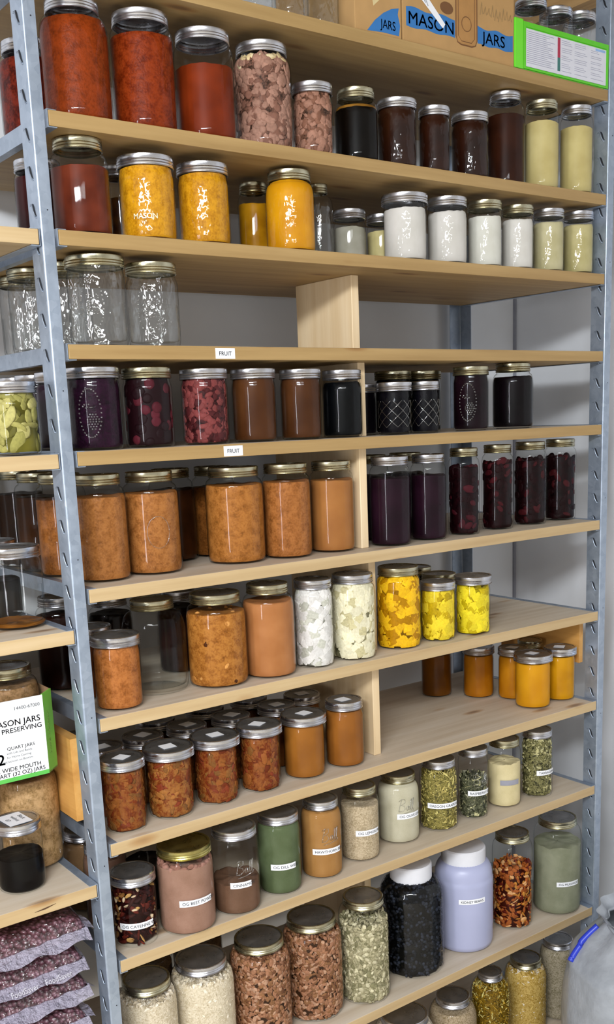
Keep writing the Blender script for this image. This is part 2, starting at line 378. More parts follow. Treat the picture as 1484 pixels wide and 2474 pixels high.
TABLE = """
0a|0|1.081|0.085|0.036|0.1626|0.88|empty|0|-|-|s|w||empty clear jar behind the green case on the top shelf, nearest the cardboard box
0b|0|1.1560|0.085|0.036|0.1602|0.93|empty|0|-|-|s|w||empty clear jar behind the middle of the green case on the top shelf
0c|0|1.2300|0.085|0.036|0.1642|0.93|empty|0|-|-|s|w||empty clear jar behind the outer end of the green case on the top shelf
0d|0|0.524|0.05|0.03|0.13|0.95|empty|0|-|-|s|w||clear jar on the top shelf directly beside the cardboard box
0e|0|0.46|0.05|0.0305|0.13|0.95|empty|0|-|-|s|w||clear jar on the top shelf, second from the cardboard box
0f|0|0.395|0.05|0.0305|0.13|0.95|empty|0|-|-|s|w||clear jar on the top shelf, farthest from the cardboard box
1z|1|0.05|0.17|0.047|0.136|0.85|mottle|.8|8a2c1c|5a1812|s|c||dark red sauce jar on the second shelf seen behind the steel post
1a|1|0.0757|0.0615|0.0495|0.1658|0.78|mottle|.84|aa4416|923810|s|c||large jar of orange-red tomato sauce beside the steel post, second shelf
1b|1|0.1853|0.0601|0.0481|0.1675|0.88|mottle|.8|a84018|8c2e0e|s|c||large red sauce jar with a wide silver lid, second of the row of three
1c|1|0.2928|0.0591|0.0471|0.1607|0.9|smooth|.67|a23c18|882f10|s|c||red sauce jar filled two thirds, beside the pink meat chunks
1d|1|0.4047|0.0599|0.0479|0.1617|0.87|lump|.84|b88a78|9c6c5e|s|c||large jar of pink meat chunks topped with pale fat
1e|1|0.4959|0.0468|0.0348|0.1134|1.|lump|.9|b88672|9c6a58|s|c||small jar of pink meat chunks next to the black syrup jar
1f|1|0.5943|0.0506|0.0386|0.1206|0.85|smooth|.72|140b06|0c0604|g|c||jar of black syrup with an amber foam layer on top
1g|1|0.6856|0.0471|0.0351|0.1154|1.03|smooth|.93|4a2413|35160c|s|w||widest of the three dark brown pint jars after the black syrup
1h|1|0.7715|0.041|0.029|0.1142|1.|smooth|.93|4a2213|33150c|s|w||narrow dark brown pint jar, middle of three alike on the second shelf
1i|1|0.87|0.0473|0.0353|0.1176|1.|smooth|.93|451f12|30140b|s|w||dark brown pint jar standing beside the tall brown bottle-shaped jar
1j|1|0.9902|0.0686|0.0386|0.176|0.8|smooth|.76|55291a|3f1c12|s|c||tall slender jar of brown sauce beside the cream lard jars
1k|1|1.0719|0.0468|0.0348|0.1667|0.9|smooth|.76|d2c486|c8b878|g|c||tall jar of pale yellow lard beside the tall brown jar
1l|1|1.1783|0.0459|0.0339|0.1698|0.92|smooth|.76|d2c484|c8b878|s|c||tall jar of pale yellow lard at the shelf end by the post
2z|2|0.04|0.15|0.037|0.1222|0.95|smooth|.8|4a1014|300a10|s|c||dark crimson jar on the third shelf seen behind the steel post
2a|2|0.065|0.0551|0.0431|0.1358|0.84|smooth|.7|93402a|6f2a18|g|c||quart jar of rust red sauce beside the steel post, third shelf
2b|2|0.1688|0.135|0.03|0.1256|0.95|smooth|.6|8a5418|4a2410|s|c||slim amber jar tucked behind the rust red and mustard yellow jars
2c|2|0.1751|0.0549|0.0429|0.1231|1.02|mottle|.87|e0a11c|cf8c12|s|w|mason|largest jar of mustard yellow puree with embossed lettering
2d|2|0.2755|0.0531|0.0411|0.1232|1.01|mottle|.87|dc9d1c|cb8812|s|w||second wide jar of mustard yellow puree with plain sides
2e|2|0.356|0.175|0.032|0.1088|0.9|smooth|.8|7a3c14|5a280c|s|c||amber brown jar half hidden behind the second mustard yellow jar
2f|2|0.4289|0.1384|0.0284|0.1274|0.86|smooth|.72|d69a18|b87c10|g|c||dim yellow puree jar standing behind, between two yellow jars
2g|2|0.4465|0.0541|0.0421|0.1311|0.87|smooth|.87|e5a315|d8920f|g|w||round-shouldered jar of bright yellow puree, third shelf
2h|2|0.5623|0.1265|0.0265|0.1363|0.65|empty|0|-|-|g|w||slim empty clear jar behind the round-shouldered yellow jar
2i|2|0.6282|0.1201|0.0301|0.0964|1.|smooth|.68|b9b6a6|aaa796|s|c||small jar of greyish white fat standing at the back
2j|2|0.7122|0.1282|0.0282|0.0965|1.|smooth|.68|d9cd90|c8bb80|s|c||small jar of cream fat standing behind the widest white jar
2k|2|0.7044|0.0518|0.0398|0.1174|1.08|smooth|.78|d8d5cc|ccc9be|s|w||widest jar of white fat, first of the white row
2l|2|0.81|0.0497|0.0377|0.1207|1.|smooth|.78|d8d5cc|ccc9be|s|w||second jar of white fat in the row, silver lid
2m|2|0.907|0.0453|0.0333|0.1229|1.|smooth|.76|dcdccf|d0cfc0|g|w||third jar of white fat, with a pale brass lid
2n|2|0.9985|0.0436|0.0316|0.1219|1.|smooth|.78|dcdad0|d0cdc2|g|w||fourth and narrowest jar of white fat, brass lid
2o|2|1.0914|0.0438|0.0318|0.1229|1.|smooth|.79|cdc69c|c0b888|s|w||cream fat jar next to the white ones on the third shelf
2p|2|1.1855|0.044|0.032|0.1247|1.|smooth|.79|ccc28c|bfb57a|s|w||cream fat jar at the end of the third shelf by the post
3a|3|0.0707|0.33|0.04|0.1346|1.|empty|0|-|-|g|w||empty clear pint jar at the back behind the steel post
3b|3|0.052|0.24|0.04|0.1337|1.|empty|0|-|-|g|w||empty clear pint jar behind the steel post, between back and front jars
3c|3|0.0696|0.152|0.04|0.1333|1.|empty|0|-|-|g|w||empty clear pint jar half hidden right behind the front empty jar
3d|3|0.0792|0.0589|0.0439|0.132|1.03|empty|0|-|-|g|w|beads|front empty clear pint jar beside the steel post
3e|3|0.1729|0.0559|0.0409|0.1266|0.97|empty|0|-|-|g|w|beads|second front empty clear pint jar, beside open shelf space
4w|4|0.041|0.31|0.038|0.121|1.|smooth|.85|341430|22101e|s|c||purple fruit jar deepest behind the steel post, under the empty jars
4x|4|0.041|0.225|0.038|0.121|1.|smooth|.85|341430|22101e|s|c||purple fruit jar second behind the steel post, over the pickle jar
4y|4|0.041|0.14|0.038|0.121|1.|smooth|.85|341430|22101e|s|c||purple fruit jar directly behind the post, by the berry-embossed jar
4a|4|0.0569|0.0508|0.0408|0.1238|1.03|mottle|.86|3a1434|240c20|s|c|berry|dark purple berry jar with an embossed berry cluster, beside the post
4b|4|0.1488|0.0493|0.0393|0.1232|1.|ball|.86|6a2434|2a1018|g|c||jar of whole dark cherries in purple juice
4c|4|0.2528|0.0486|0.0386|0.1212|1.03|lump|.86|96484a|64282e|s|c||jar of pinkish red crushed strawberries
4d|4|0.3492|0.0475|0.0375|0.1211|1.03|smooth|.9|6f4125|5c3219|s|c||apple butter pint beside the strawberry jar
4e|4|0.4467|0.0458|0.0358|0.1203|1.03|smooth|.9|6c3f25|583018|s|c||apple butter pint beside the black juice jar
4f|4|0.5398|0.0461|0.0361|0.1188|0.98|smooth|.82|0a0c12|07080c|s|c||pint of black juice standing against the wooden divider
4g|4|0.635|0.11|0.03|0.096|1.03|smooth|.86|120c18|0c0810|s|c||small dark jelly jar tucked behind the wider quilted jar
4h|4|0.6615|0.0428|0.0308|0.0963|1.08|smooth|.88|14101c|0c0a14|s|c|quilt|wider quilted diamond-pattern jar of dark jelly
4i|4|0.7365|0.0394|0.0274|0.0972|1.02|smooth|.88|14101c|0c0a14|s|c|quilt|narrower quilted diamond-pattern jar of dark jelly
4p|4|0.66|0.2|0.037|0.12|1.03|smooth|.86|120c14|0a080c|g|c||dark jelly jar at the back beside the divider, fifth shelf
4q|4|0.735|0.13|0.036|0.121|1.03|smooth|.86|120c14|0a080c|g|c||dark jelly jar in the back row behind the two quilted jars
4r|4|0.815|0.13|0.036|0.121|1.03|smooth|.86|140c10|0c080a|g|c||dark jelly jar in the back row next to the berry-embossed jar
4k|4|0.868|0.0473|0.0353|0.1246|1.02|smooth|.88|2a1220|1a0a14|g|c|berry|black-purple pint with embossed berries and a brass lid
4l|4|0.9973|0.054|0.042|0.1315|0.85|smooth|.8|170a14|0e070c|g|c||last dark pint on the fifth shelf, with a rounded shoulder
5w|5|0.045|0.37|0.042|0.1716|0.83|smooth|.76|43240f|34190a|g|c||applesauce quart deepest behind the steel post
5x|5|0.045|0.28|0.042|0.1691|0.83|smooth|.76|5c3216|43240f|g|c||applesauce quart third back behind the steel post
5y|5|0.045|0.185|0.042|0.1685|0.83|mottle|.76|b06c36|9a5a2a|g|c||applesauce quart second back, seen behind the steel post
5a|5|0.0659|0.0826|0.0429|0.1694|0.84|mottle|.8|bd7a42|a96834|g|c||applesauce quart standing front beside the steel post
5b|5|0.1626|0.0921|0.047|0.1681|0.83|mottle|.8|be7b42|aa6834|g|c|ring|applesauce quart, second from the steel post
5c|5|0.2618|0.2|0.041|0.1651|0.83|smooth|.78|5c3018|43220f|g|c||dark brown quart in the back row behind the second applesauce jar
5d|5|0.3498|0.2|0.041|0.1645|0.83|mottle|.78|a8652f|8d5224|g|c||applesauce quart in the back row behind the gap
5e|5|0.3263|0.0905|0.0515|0.1663|0.86|mottle|.82|c17c3c|ad6a2f|g|c||widest applesauce quart standing forward in the middle
5f|5|0.4243|0.0709|0.0439|0.1666|0.9|mottle|.82|be7840|aa6632|g|c||applesauce quart between the widest one and the smooth one
5g|5|0.5265|0.0699|0.0414|0.1658|0.88|smooth|.8|c08046|b47440|g|c||smooth tan applesauce quart against the wooden divider
5h|5|0.6511|0.049|0.0393|0.1681|0.91|smooth|.76|3a1a30|281020|s|c||dark purple juice quart beside the wooden divider
5i|5|0.7544|0.0529|0.0352|0.1671|0.92|smooth|.76|3a1a30|281020|s|c||second dark purple juice quart, silver lid
5j|5|0.8574|0.0581|0.0323|0.1739|0.88|slice|.78|5c1c2a|2c0c14|g|c||first quart of dark plum slices after the purple juice
5k|5|0.9678|0.0697|0.0333|0.1758|0.87|slice|.78|5a1a24|2c0c12|g|c||second quart of dark plum slices
5l|5|1.0796|0.0792|0.0356|0.177|0.9|slice|.78|561a22|2a0c12|g|c||third quart of dark plum slices
5m|5|1.182|0.0824|0.0355|0.1778|0.9|slice|.78|561a22|280c12|g|c||last quart of dark plum slices, nearest the end post
5n|5|0.685|0.15|0.039|0.168|0.85|smooth|.76|2a1220|1a0a14|g|c||dark quart in the back row behind the purple juice jars, by the divider
5o|5|0.785|0.155|0.039|0.168|0.85|smooth|.76|2a1220|1a0a14|g|c||dark quart in the back row between juice and plum jars
6z|6|0.046|0.24|0.042|0.163|0.83|smooth|.8|3c1810|28100a|s|c||dark red-brown quart at the back behind the steel post, seventh shelf
6b|6|0.058|0.148|0.037|0.121|1.04|smooth|.85|7a4020|5a2c14|s|c||pint with a pale lid behind the orange chutney pint
6k|6|0.1466|0.25|0.04|0.1486|0.8|smooth|.8|2a1612|1a0e0c|s|c||dark jar at the back above the orange chutney pint
6l|6|0.2631|0.205|0.04|0.15|0.8|smooth|.8|3c1610|28100a|s|c||dark red jar at the back between the empty quart and bean jar
6a|6|0.0601|0.0506|0.0382|0.1209|1.06|mottle|.86|c67a40|b06630|s|c||orange chutney pint beside the steel post, seventh shelf
6c|6|0.1591|0.1079|0.0549|0.1589|0.68|empty|0|-|-|g|c||large empty clear jar with rounded shoulder, seventh shelf
6d|6|0.261|0.068|0.0525|0.1615|0.84|beanstew|.8|c4803a|ad682a|g|c||quart of beans in orange sauce beside the empty jar
6e|6|0.3626|0.0554|0.0471|0.1663|0.8|smooth|.82|c88552|bc7846|g|c||quart of smooth orange-tan puree
6f|6|0.4621|0.0536|0.0366|0.1625|0.96|cube|.88|dedcd4|c4c4b4|s|c||quart of white diced vegetables
6g|6|0.5543|0.0516|0.0431|0.1615|0.9|cube|.88|e2dcba|c8bf92|s|c||quart of cream diced potatoes against the divider
6h|6|0.6775|0.0613|0.0444|0.1602|0.91|cube|.86|eebb1c|c88c08|g|c||quart of deep yellow squash cubes
6i|6|0.7736|0.0508|0.0348|0.12|1.04|cube|.84|e6cc30|c8a814|s|c||pint of yellow squash cubes with silver band
6j|6|0.8678|0.045|0.0359|0.121|1.1|cube|.82|e8d42c|ccb414|b|c||last pint of lemon yellow squash cubes
6m|6|0.8865|0.245|0.042|0.1187|0.88|smooth|.8|6a5028|503c1c|g|c||dim jar at the back behind the deep yellow squash quart
6n|6|0.8655|0.145|0.036|0.1159|1.04|smooth|.8|b09a28|8c7818|g|c||dim yellow pint at the back behind the last two squash pints
7v|7|0.052|0.225|0.036|0.121|1.04|smooth|.84|5a2a14|3c1a0c|s|c||brown pint behind the steel post, deepest on the eighth shelf
7g|7|0.0602|0.137|0.036|0.121|1.04|smooth|.84|a04a20|7c3414|s|c|sq|back-row pint with a square white sticker, nearest the post
7h|7|0.1422|0.1467|0.036|0.121|1.04|salsa|.84|a0602c|7a3c1c|s|c|sq|back-row pint with white lid sticker behind the first two salsa jars
7i|7|0.2331|0.1494|0.036|0.121|1.04|salsa|.84|a0602c|7a3c1c|s|c|sq|back-row pint with white lid sticker behind the second salsa jar
7o|7|0.3261|0.1453|0.036|0.121|1.04|salsa|.84|a0602c|7a3c1c|s|c|sq|back-row pint with white lid sticker behind the third salsa jar
7p|7|0.4309|0.1461|0.036|0.121|1.04|smooth|.84|a0602c|7a3c1c|s|c|sq|back-row pint with white lid sticker behind the fourth salsa jar
7q|7|0.5119|0.1732|0.036|0.121|1.04|smooth|.84|a0602c|7a3c1c|s|c|sq|back-row pint with white lid sticker behind the smooth orange pint
7r|7|0.2088|0.2255|0.036|0.121|1.04|smooth|.84|7a4020|5a2c14|s|c||third-row pint peeking between salsa jar lids, nearest the post
7s|7|0.3185|0.2288|0.036|0.121|1.04|smooth|.84|7a4020|5a2c14|s|c||third-row pint peeking over the middle salsa jars
7t|7|0.4203|0.2289|0.036|0.121|1.04|smooth|.84|7a4020|5a2c14|s|c||third-row pint peeking over the jars nearest the divider
7a|7|0.0556|0.0534|0.0352|0.1237|1.07|salsa|.84|a8622f|8c3c1c|s|c|sq|first salsa pint beside the steel post, wide sticker on lid
7b|7|0.1455|0.0595|0.0398|0.1208|1.12|salsa|.84|b07038|93441f|s|c|sq|second salsa pint from the steel post
7c|7|0.2401|0.0626|0.0391|0.1195|1.15|salsa|.84|a8622f|8c3a1c|s|c|sq|third and reddest salsa pint
7d|7|0.3318|0.059|0.0372|0.1214|1.15|salsa|.84|a8602f|8a3a1c|s|c|sq|fourth salsa pint, beside the smooth orange pint
7e|7|0.4336|0.0614|0.0389|0.1202|1.13|smooth|.85|b8742f|a86628|s|c|sq|smooth orange-brown pint beside the salsa jars
7f|7|0.5296|0.0587|0.0375|0.129|0.97|smooth|.85|b5702f|a46228|s|c|sq|smooth orange-brown pint with round shoulder against the divider
7j|7|1.0923|0.0788|0.0399|0.1225|1.1|smooth|.84|e6a41c|dc9614|s|c|sq|front pint of amber yellow puree near the end post
7k|7|1.1796|0.0744|0.0345|0.1232|1.1|smooth|.84|e0a216|d09010|s|c|sq|pint of amber yellow puree right beside the end post
7l|7|1.112|0.1575|0.0345|0.121|1.04|smooth|.84|d88e18|c87c10|s|c|sq|second-row pint of amber puree behind the front one
7m|7|1.066|0.225|0.036|0.121|1.04|smooth|.84|cc8018|b86c10|s|c||orange puree pint at the open end of the amber group
7n|7|1.|0.3|0.036|0.121|1.04|smooth|.84|9c5c18|804810|s|c||deepest dim orange puree pint in the far back
7w|7|1.1845|0.17|0.033|0.125|0.9|smooth|.84|c88418|b47410|g|c||back pint of amber puree peeking between two silver lids
8a|8|0.0574|0.0533|0.0379|0.1266|1.04|pepper|.78|7a2c22|c79a5a|s|c||pint of dried cayenne peppers labelled OG CAYENNE
8b|8|0.1523|0.0402|0.0499|0.1543|0.95|powder|.8|b48a78|a67c6a|G|c||jar of pink-brown powder labelled OG BEET POWDER under a gold lid
8c|8|0.255|0.0407|0.0436|0.1573|0.93|powder|.38|8e6856|7c5846|s|c|ball|jar one third full of brown powder labelled CINNAMON
8d|8|0.3593|0.0516|0.0406|0.1534|0.94|powder|.93|748060|65714f|s|c||jar of green herb labelled OG DILL WEED
8e|8|0.4597|0.0531|0.0398|0.1539|0.86|powder|.88|c08c52|b47f46|s|c|ball|jar of orange-tan powder labelled HAWTHORN
8f|8|0.5646|0.0643|0.0391|0.1508|0.86|grain|.76|cdbb9a|b29e7c|g|c||jar of beige granules labelled OG LEMON PEEL
8g|8|0.6824|0.0818|0.0441|0.1438|0.82|powder|.93|cac5aa|bfb99c|g|c|ball|jar of pale cream powder labelled OG OLIVE LEAF
8h|8|0.7873|0.0707|0.041|0.1529|0.86|shred|.86|cdbc6c|a89a54|s|c||jar of yellow-green shreds labelled OREGON GRAPE
8i|8|0.8848|0.0647|0.0328|0.1569|0.98|leaf|.6|a3a086|7c7c62|s|c|ball|jar of grey-green leaves labelled RASPBERRY
8j|8|0.9871|0.0687|0.0373|0.1543|0.9|powder|.66|e0d2a2|d2c492|g|c||jar of cream powder with a faded grey label
8k|8|1.0858|0.0596|0.036|0.1558|0.94|leaf|.9|c6bf88|9c9564|s|c||jar of green dried leaves, last spice jar by the end post
8u|8|0.048|0.23|0.038|0.15|0.9|powder|.85|a07a58|8c684a|s|c||tan spice jar deepest behind the steel post, ninth shelf
8v|8|0.05|0.145|0.038|0.15|0.9|powder|.85|a07868|8c6656|s|c||pinkish brown spice jar behind the cayenne jar
8w|8|0.135|0.155|0.04|0.15|0.9|powder|.6|4a3c34|382c26|s|c||dark jar at the back between the cayenne and beet powder jars
9a|9|0.0823|0.0834|0.0534|0.212|0.8|oats|.86|ddd0b4|c6b695|g|c||half-gallon jar of rolled oats beside the steel post
9b|9|0.1987|0.0913|0.0613|0.2064|0.78|oats|.86|e0d4b8|cabb9a|s|c||second and larger half-gallon jar of rolled oats
9c|9|0.3267|0.0898|0.0598|0.203|0.8|bean|.86|b78061|8f5c42|g|c||half-gallon jar of pinto beans beside the oats
9d|9|0.4537|0.0914|0.0614|0.2032|0.8|bean|.86|b98263|905d43|g|c||half-gallon jar of pinto beans beside the hops
9e|9|0.5662|0.0643|0.0523|0.22|0.8|hops|.78|b9b18c|98916e|g|c||half-gallon jar of pale green dried hops
9f|9|0.7168|0.0859|0.0703|0.2407|0.64|blackbean|.93|15161f|0b0c12|w|c||clear ribbed plastic jug of black beans with white cap
9g|9|0.8726|0.0847|0.0658|0.2334|0.75|jug|0|a9adcb|a9adcb|w|c||white translucent plastic jug labelled KIDNEY BEANS
9h|9|1.0234|0.0773|0.0467|0.2251|0.84|fruit|.66|b8602a|7a2418|g|c||jar of dried red and orange fruit pieces
9i|9|1.1611|0.0605|0.0564|0.2294|0.8|powder|.74|a3a58c|93957c|g|c||half-gallon jar of grey-green powder by the end post
9v|9|0.14|0.2|0.05|0.215|0.8|grain|.8|8a6a50|6c503a|g|c||back-row jar behind the two oat jars
9w|9|0.26|0.215|0.05|0.215|0.8|grain|.8|8a6a50|6c503a|g|c||back-row jar behind the larger oats and first pinto jar
9x|9|1.1|0.21|0.045|0.215|0.8|empty|0|-|-|g|c||dim clear jar behind the green powder and dried fruit jars
10a|10|0.6851|0.0805|0.0685|0.1971|0.75|oats|.9|d2c8b4|bdb099|s|c||lowest-shelf jar of pale flakes, mostly hidden under the shelf edge
10b|10|0.8359|0.0853|0.0553|0.1797|0.7|grain|.86|c4b090|a08a68|s|c||lowest-shelf jar of tan quinoa-like grain with round shoulders
10c|10|0.9493|0.0768|0.0468|0.1999|0.6|shred|.86|cfa83c|a37c20|s|c||lowest-shelf narrow jar of yellow pasta pieces
10d|10|1.08|0.0857|0.052|0.1841|0.72|oats|.88|d8b96a|b8923c|g|c||lowest-shelf wide jar of golden corn flakes
10e|10|1.183|0.0739|0.0439|0.2014|0.84|grain|.9|b8ad94|978b70|s|c||lowest-shelf jar of pale rice beside the end post
A3a|A3|-0.074|0.0502|0.0382|0.1047|0.98|pickle|.86|a39c56|7a7236|s|c||jar of yellow-green pickle slices on the side rack
A4a|A4|-0.0803|0.0973|0.0441|0.1261|1.|smooth|.07|a86a28|8a5018|s|c||nearly empty jar with amber residue on the side rack
A4b|A4|-0.075|0.2|0.042|0.1272|0.95|smooth|.5|2a1a12|1c120c|s|c||jar behind the nearly empty jar on the side rack
A5a|A5|-0.122|0.0787|0.0375|0.1146|1.|smooth|.5|120c10|0a0708|s|c|note|jar half full of black liquid with a handwritten lid note
A5b|A5|-0.0703|0.158|0.05|0.1837|0.78|mottle|.84|c6a070|ac8658|g|c||jar of pale onions under the white carton tray
A5c|A5|-0.18|0.19|0.05|0.1837|0.78|mottle|.84|c6a070|ac8658|g|c||second jar of pale onions carrying the carton tray farther along
Tj|T|-0.098|0.127|0.05|0.166|0.8|mottle|.82|ae8660|94704c|g|c||jar of pale brown chunks standing in the white carton tray"""

# ------------------------------------------------------------------ jars: builders
CLEAR = glass_mat('jar_glass', 0.10, 40, base=0.013)
WAVY = glass_mat('wavy_jar_glass', 0.75, 75, base=0.034)
EMPTYG = glass_mat('empty_jar_glass', 0.9, 75, edge=(0.34, 0.37, 0.38, 1), base=0.10, tint=(0.93, 0.94, 0.945, 1))
PLASTIC = glass_mat('clear_plastic', 0.30, 50, edge=(0.5, 0.5, 0.58, 1), base=0.035)
SILVER = steel('silver_lid_metal', 'd2d2d6', 'b9b9bf', 0.27, 1.0)
BRASS = steel('brass_lid_metal', 'c6c0a6', 'a8a38a', 0.27, 1.0)
GOLD = steel('gold_lid_metal', 'c0b576', 'a1975a', 0.27, 1.0)
LIDTOP = steel('lid_top_metal', 'b8babe', '9fa2a8', 0.30, 0.93)
LIDM = {'s': SILVER, 'g': BRASS, 'G': GOLD, 'b': SILVER}
BAND = 0.0168

def profile(r, h, lr):
    """outer glass profile from heel to rim: list of (radius, z)"""
    rl = lr*r; nr = (rl-0.0016)
    p = [(r*0.80, 0.0022), (r*0.90, 0.0004), (r*0.955, 0.0022), (r*0.99, 0.0075), (r, 0.014)]
    if lr > 0.955:
        nr = min(nr, r*0.985)
        zt = h-BAND-0.010
        p += [(r, zt-0.012), (r*0.998, zt-0.004), ((r+nr)/2-0.0006, zt+0.002), (nr-0.001, zt+0.006), (nr-0.001, h-BAND+0.002), (nr-0.0016, h-0.003)]
    else:
        d = r-nr; ze = h-BAND-0.004; sh = min(0.055, d*1.25+0.014); zs = ze-sh
        p += [(r, zs-0.02), (r, zs)]
        for i in range(1, 8):
            t = i/8; p.append((nr+d*(math.cos(t*PI/2)**0.8 if t < 1 else 0), zs+sh*math.sin(t*PI/2)))
        p += [(nr, ze+0.001), (nr-0.001, h-BAND+0.003), (nr-0.0016, h-0.003)]
    return p
def rad_at(prof, z):
    if z <= prof[2][1]: return prof[2][0]
    for (r0, z0), (r1, z1) in zip(prof[2:], prof[3:]):
        if z <= z1: return r0+(r1-r0)*(z-z0)/max(1e-6, z1-z0)
    return prof[-1][0]

def ico(sub):
    bm = bmesh.new(); bmesh.ops.create_icosphere(bm, subdivisions=sub, radius=1.0)
    v = np.array([tuple(q.co) for q in bm.verts]); f = np.array([[q.index for q in p.verts] for p in bm.faces]); bm.free(); return v, f
ICO1, ICO2 = ico(1), ico(2)
_r = np.random.default_rng(2)
LUMP = (ICO2[0]*(1+0.38*(_r.random((len(ICO2[0]), 1))-0.5)), ICO2[1])
_b = bmesh.new(); bmesh.ops.create_cube(_b, size=2.0); bmesh.ops.bevel(_b, geom=_b.edges[:], offset=0.22, segments=1, affect='EDGES')
bmesh.ops.subdivide_edges(_b, edges=[e for e in _b.edges if e.calc_length() > 1.0], cuts=1, use_grid_fill=True); bmesh.ops.triangulate(_b, faces=_b.faces[:])
RCUBE = (np.array([tuple(q.co) for q in _b.verts]), np.array([[q.index for q in p.verts] for p in _b.faces])); _b.free()
CUBE = (np.array([(x, y, z) for z in (-1, 1) for x, y in ((-1, -1), (1, -1), (1, 1), (-1, 1))], float),
        np.array([(3, 2, 1, 0), (4, 5, 6, 7), (0, 1, 5, 4), (1, 2, 6, 5), (2, 3, 7, 6), (3, 0, 4, 7)]))
STRIP = (np.array([(x, y*(1-0.7*abs(x)), 0.5*x*x+zz*0.25) for x in (-1, -0.4, 0.4, 1) for y, zz in ((-1, 0), (1, 0), (0, 1))], float),
         np.array([(i*3+a, i*3+b, i*3+3+b, i*3+3+a) for i in range(3) for a, b in ((0, 1), (1, 2), (2, 0))]))

def pieces(name, prof, fill, tmpl, size, n, cols, rs, parent, z0=0.005, flat=0.0, inset=0.0016, depth=1.3, smooth=True, tangential=False, jitter=0.35):
    """many small solid pieces pressed against the inside of the glass and over the top of the heap"""
    tv, tf = tmpl; V = []; F = []; C = []; k = 0; mx = max(size)
    pal = [np.array(frgb(c)[:3]) for c in cols]
    for i in range(n):
        top = rs.random() < 0.16
        z = fill-mx*0.5+rs.normal()*mx*0.35 if top else z0+rs.random()*(fill-z0-mx*0.4)
        R = rad_at(prof, max(z, 0.006))-inset
        rr = R*math.sqrt(rs.random()) if top else R-mx*0.4-rs.random()*mx*depth
        a = rs.random()*2*PI
        q = rs.normal(size=4); q /= np.linalg.norm(q); w, x, y, zz = q
        M = np.array([[1-2*(y*y+zz*zz), 2*(x*y-zz*w), 2*(x*zz+y*w)], [2*(x*y+zz*w), 1-2*(x*x+zz*zz), 2*(y*zz-x*w)], [2*(x*zz-y*w), 2*(y*zz+x*w), 1-2*(x*x+y*y)]])
        s = np.array(size)*(1+jitter*(rs.random(3)*2-1))
        if tangential and not top:
            t = rs.random()*2*PI; ca, sa = math.cos(a), math.sin(a); ct, st = math.cos(t), math.sin(t)
            B = np.array([[-sa, 0, ca], [ca, 0, sa], [0, 1, 0]])      # columns: tangent, up, outward
            T = np.array([[ct, -st, 0], [st, ct, 0], [0, 0, 1]]); J = np.eye(3)+rs.normal(size=(3, 3))*0.22
            M = B@T@J
        P = (tv*s)@M.T+np.array([rr*math.cos(a), rr*math.sin(a), z])
        P[:, 2] = np.clip(P[:, 2], 0.0032, prof[-3][1]+0.008)
        d = np.hypot(P[:, 0], P[:, 1])
        lim = np.array([rad_at(prof, zz2) for zz2 in P[:, 2]])-inset-rs.random()*0.0016
        sc = np.minimum(1, lim/np.maximum(d, 1e-6)); P[:, 0] *= sc; P[:, 1] *= sc
        V.append(P); F.append(tf+k); k += len(tv)
        c = pal[rs.integers(len(pal))]*(0.86+0.28*rs.random())
        C.append(np.tile(np.append(np.clip(c, 0, 1), 1), (len(tv), 1)))
    V = np.concatenate(V); F = np.concatenate(F); C = np.concatenate(C)
    o = mesh_obj(name, V.tolist(), F.tolist(), food('piece', '', ''), parent, smooth)
    at = o.data.color_attributes.new('tone', 'FLOAT_COLOR', 'POINT'); at.data.foreach_set('color', C.ravel().tolist())
    o['kind'] = 'stuff'
    return o

def core(name, prof, fill, mat, parent, inset=0.0016, rough=0.0, rs=None):
    pr = [(0.001, 0.0042)]+[(max(0.002, r-inset), max(z, 0.0042)) for r, z in prof if z < fill-0.0015 and z > 0.0005]
    R = rad_at(prof, fill)-inset; pr += [(R, fill-0.0008)]+[(R*q, fill) for q in (0.96, 0.85, 0.7, 0.5, 0.3, 0.12)]+[(0.001, fill)]
    mb = MB(); mb.lathe(pr, 64)
    if rough:
        for i, (x, y, z) in enumerate(mb.v):
            if z > fill-0.0012:
                mb.v[i] = (x, y, z+rough*0.8*(noise.noise(Vector((x*38, y*38, fill*31)))+0.35*noise.noise(Vector((x*130, y*130, fill*31)))-0.1))
    return mb.build(name, mat, parent, True, 0.9)

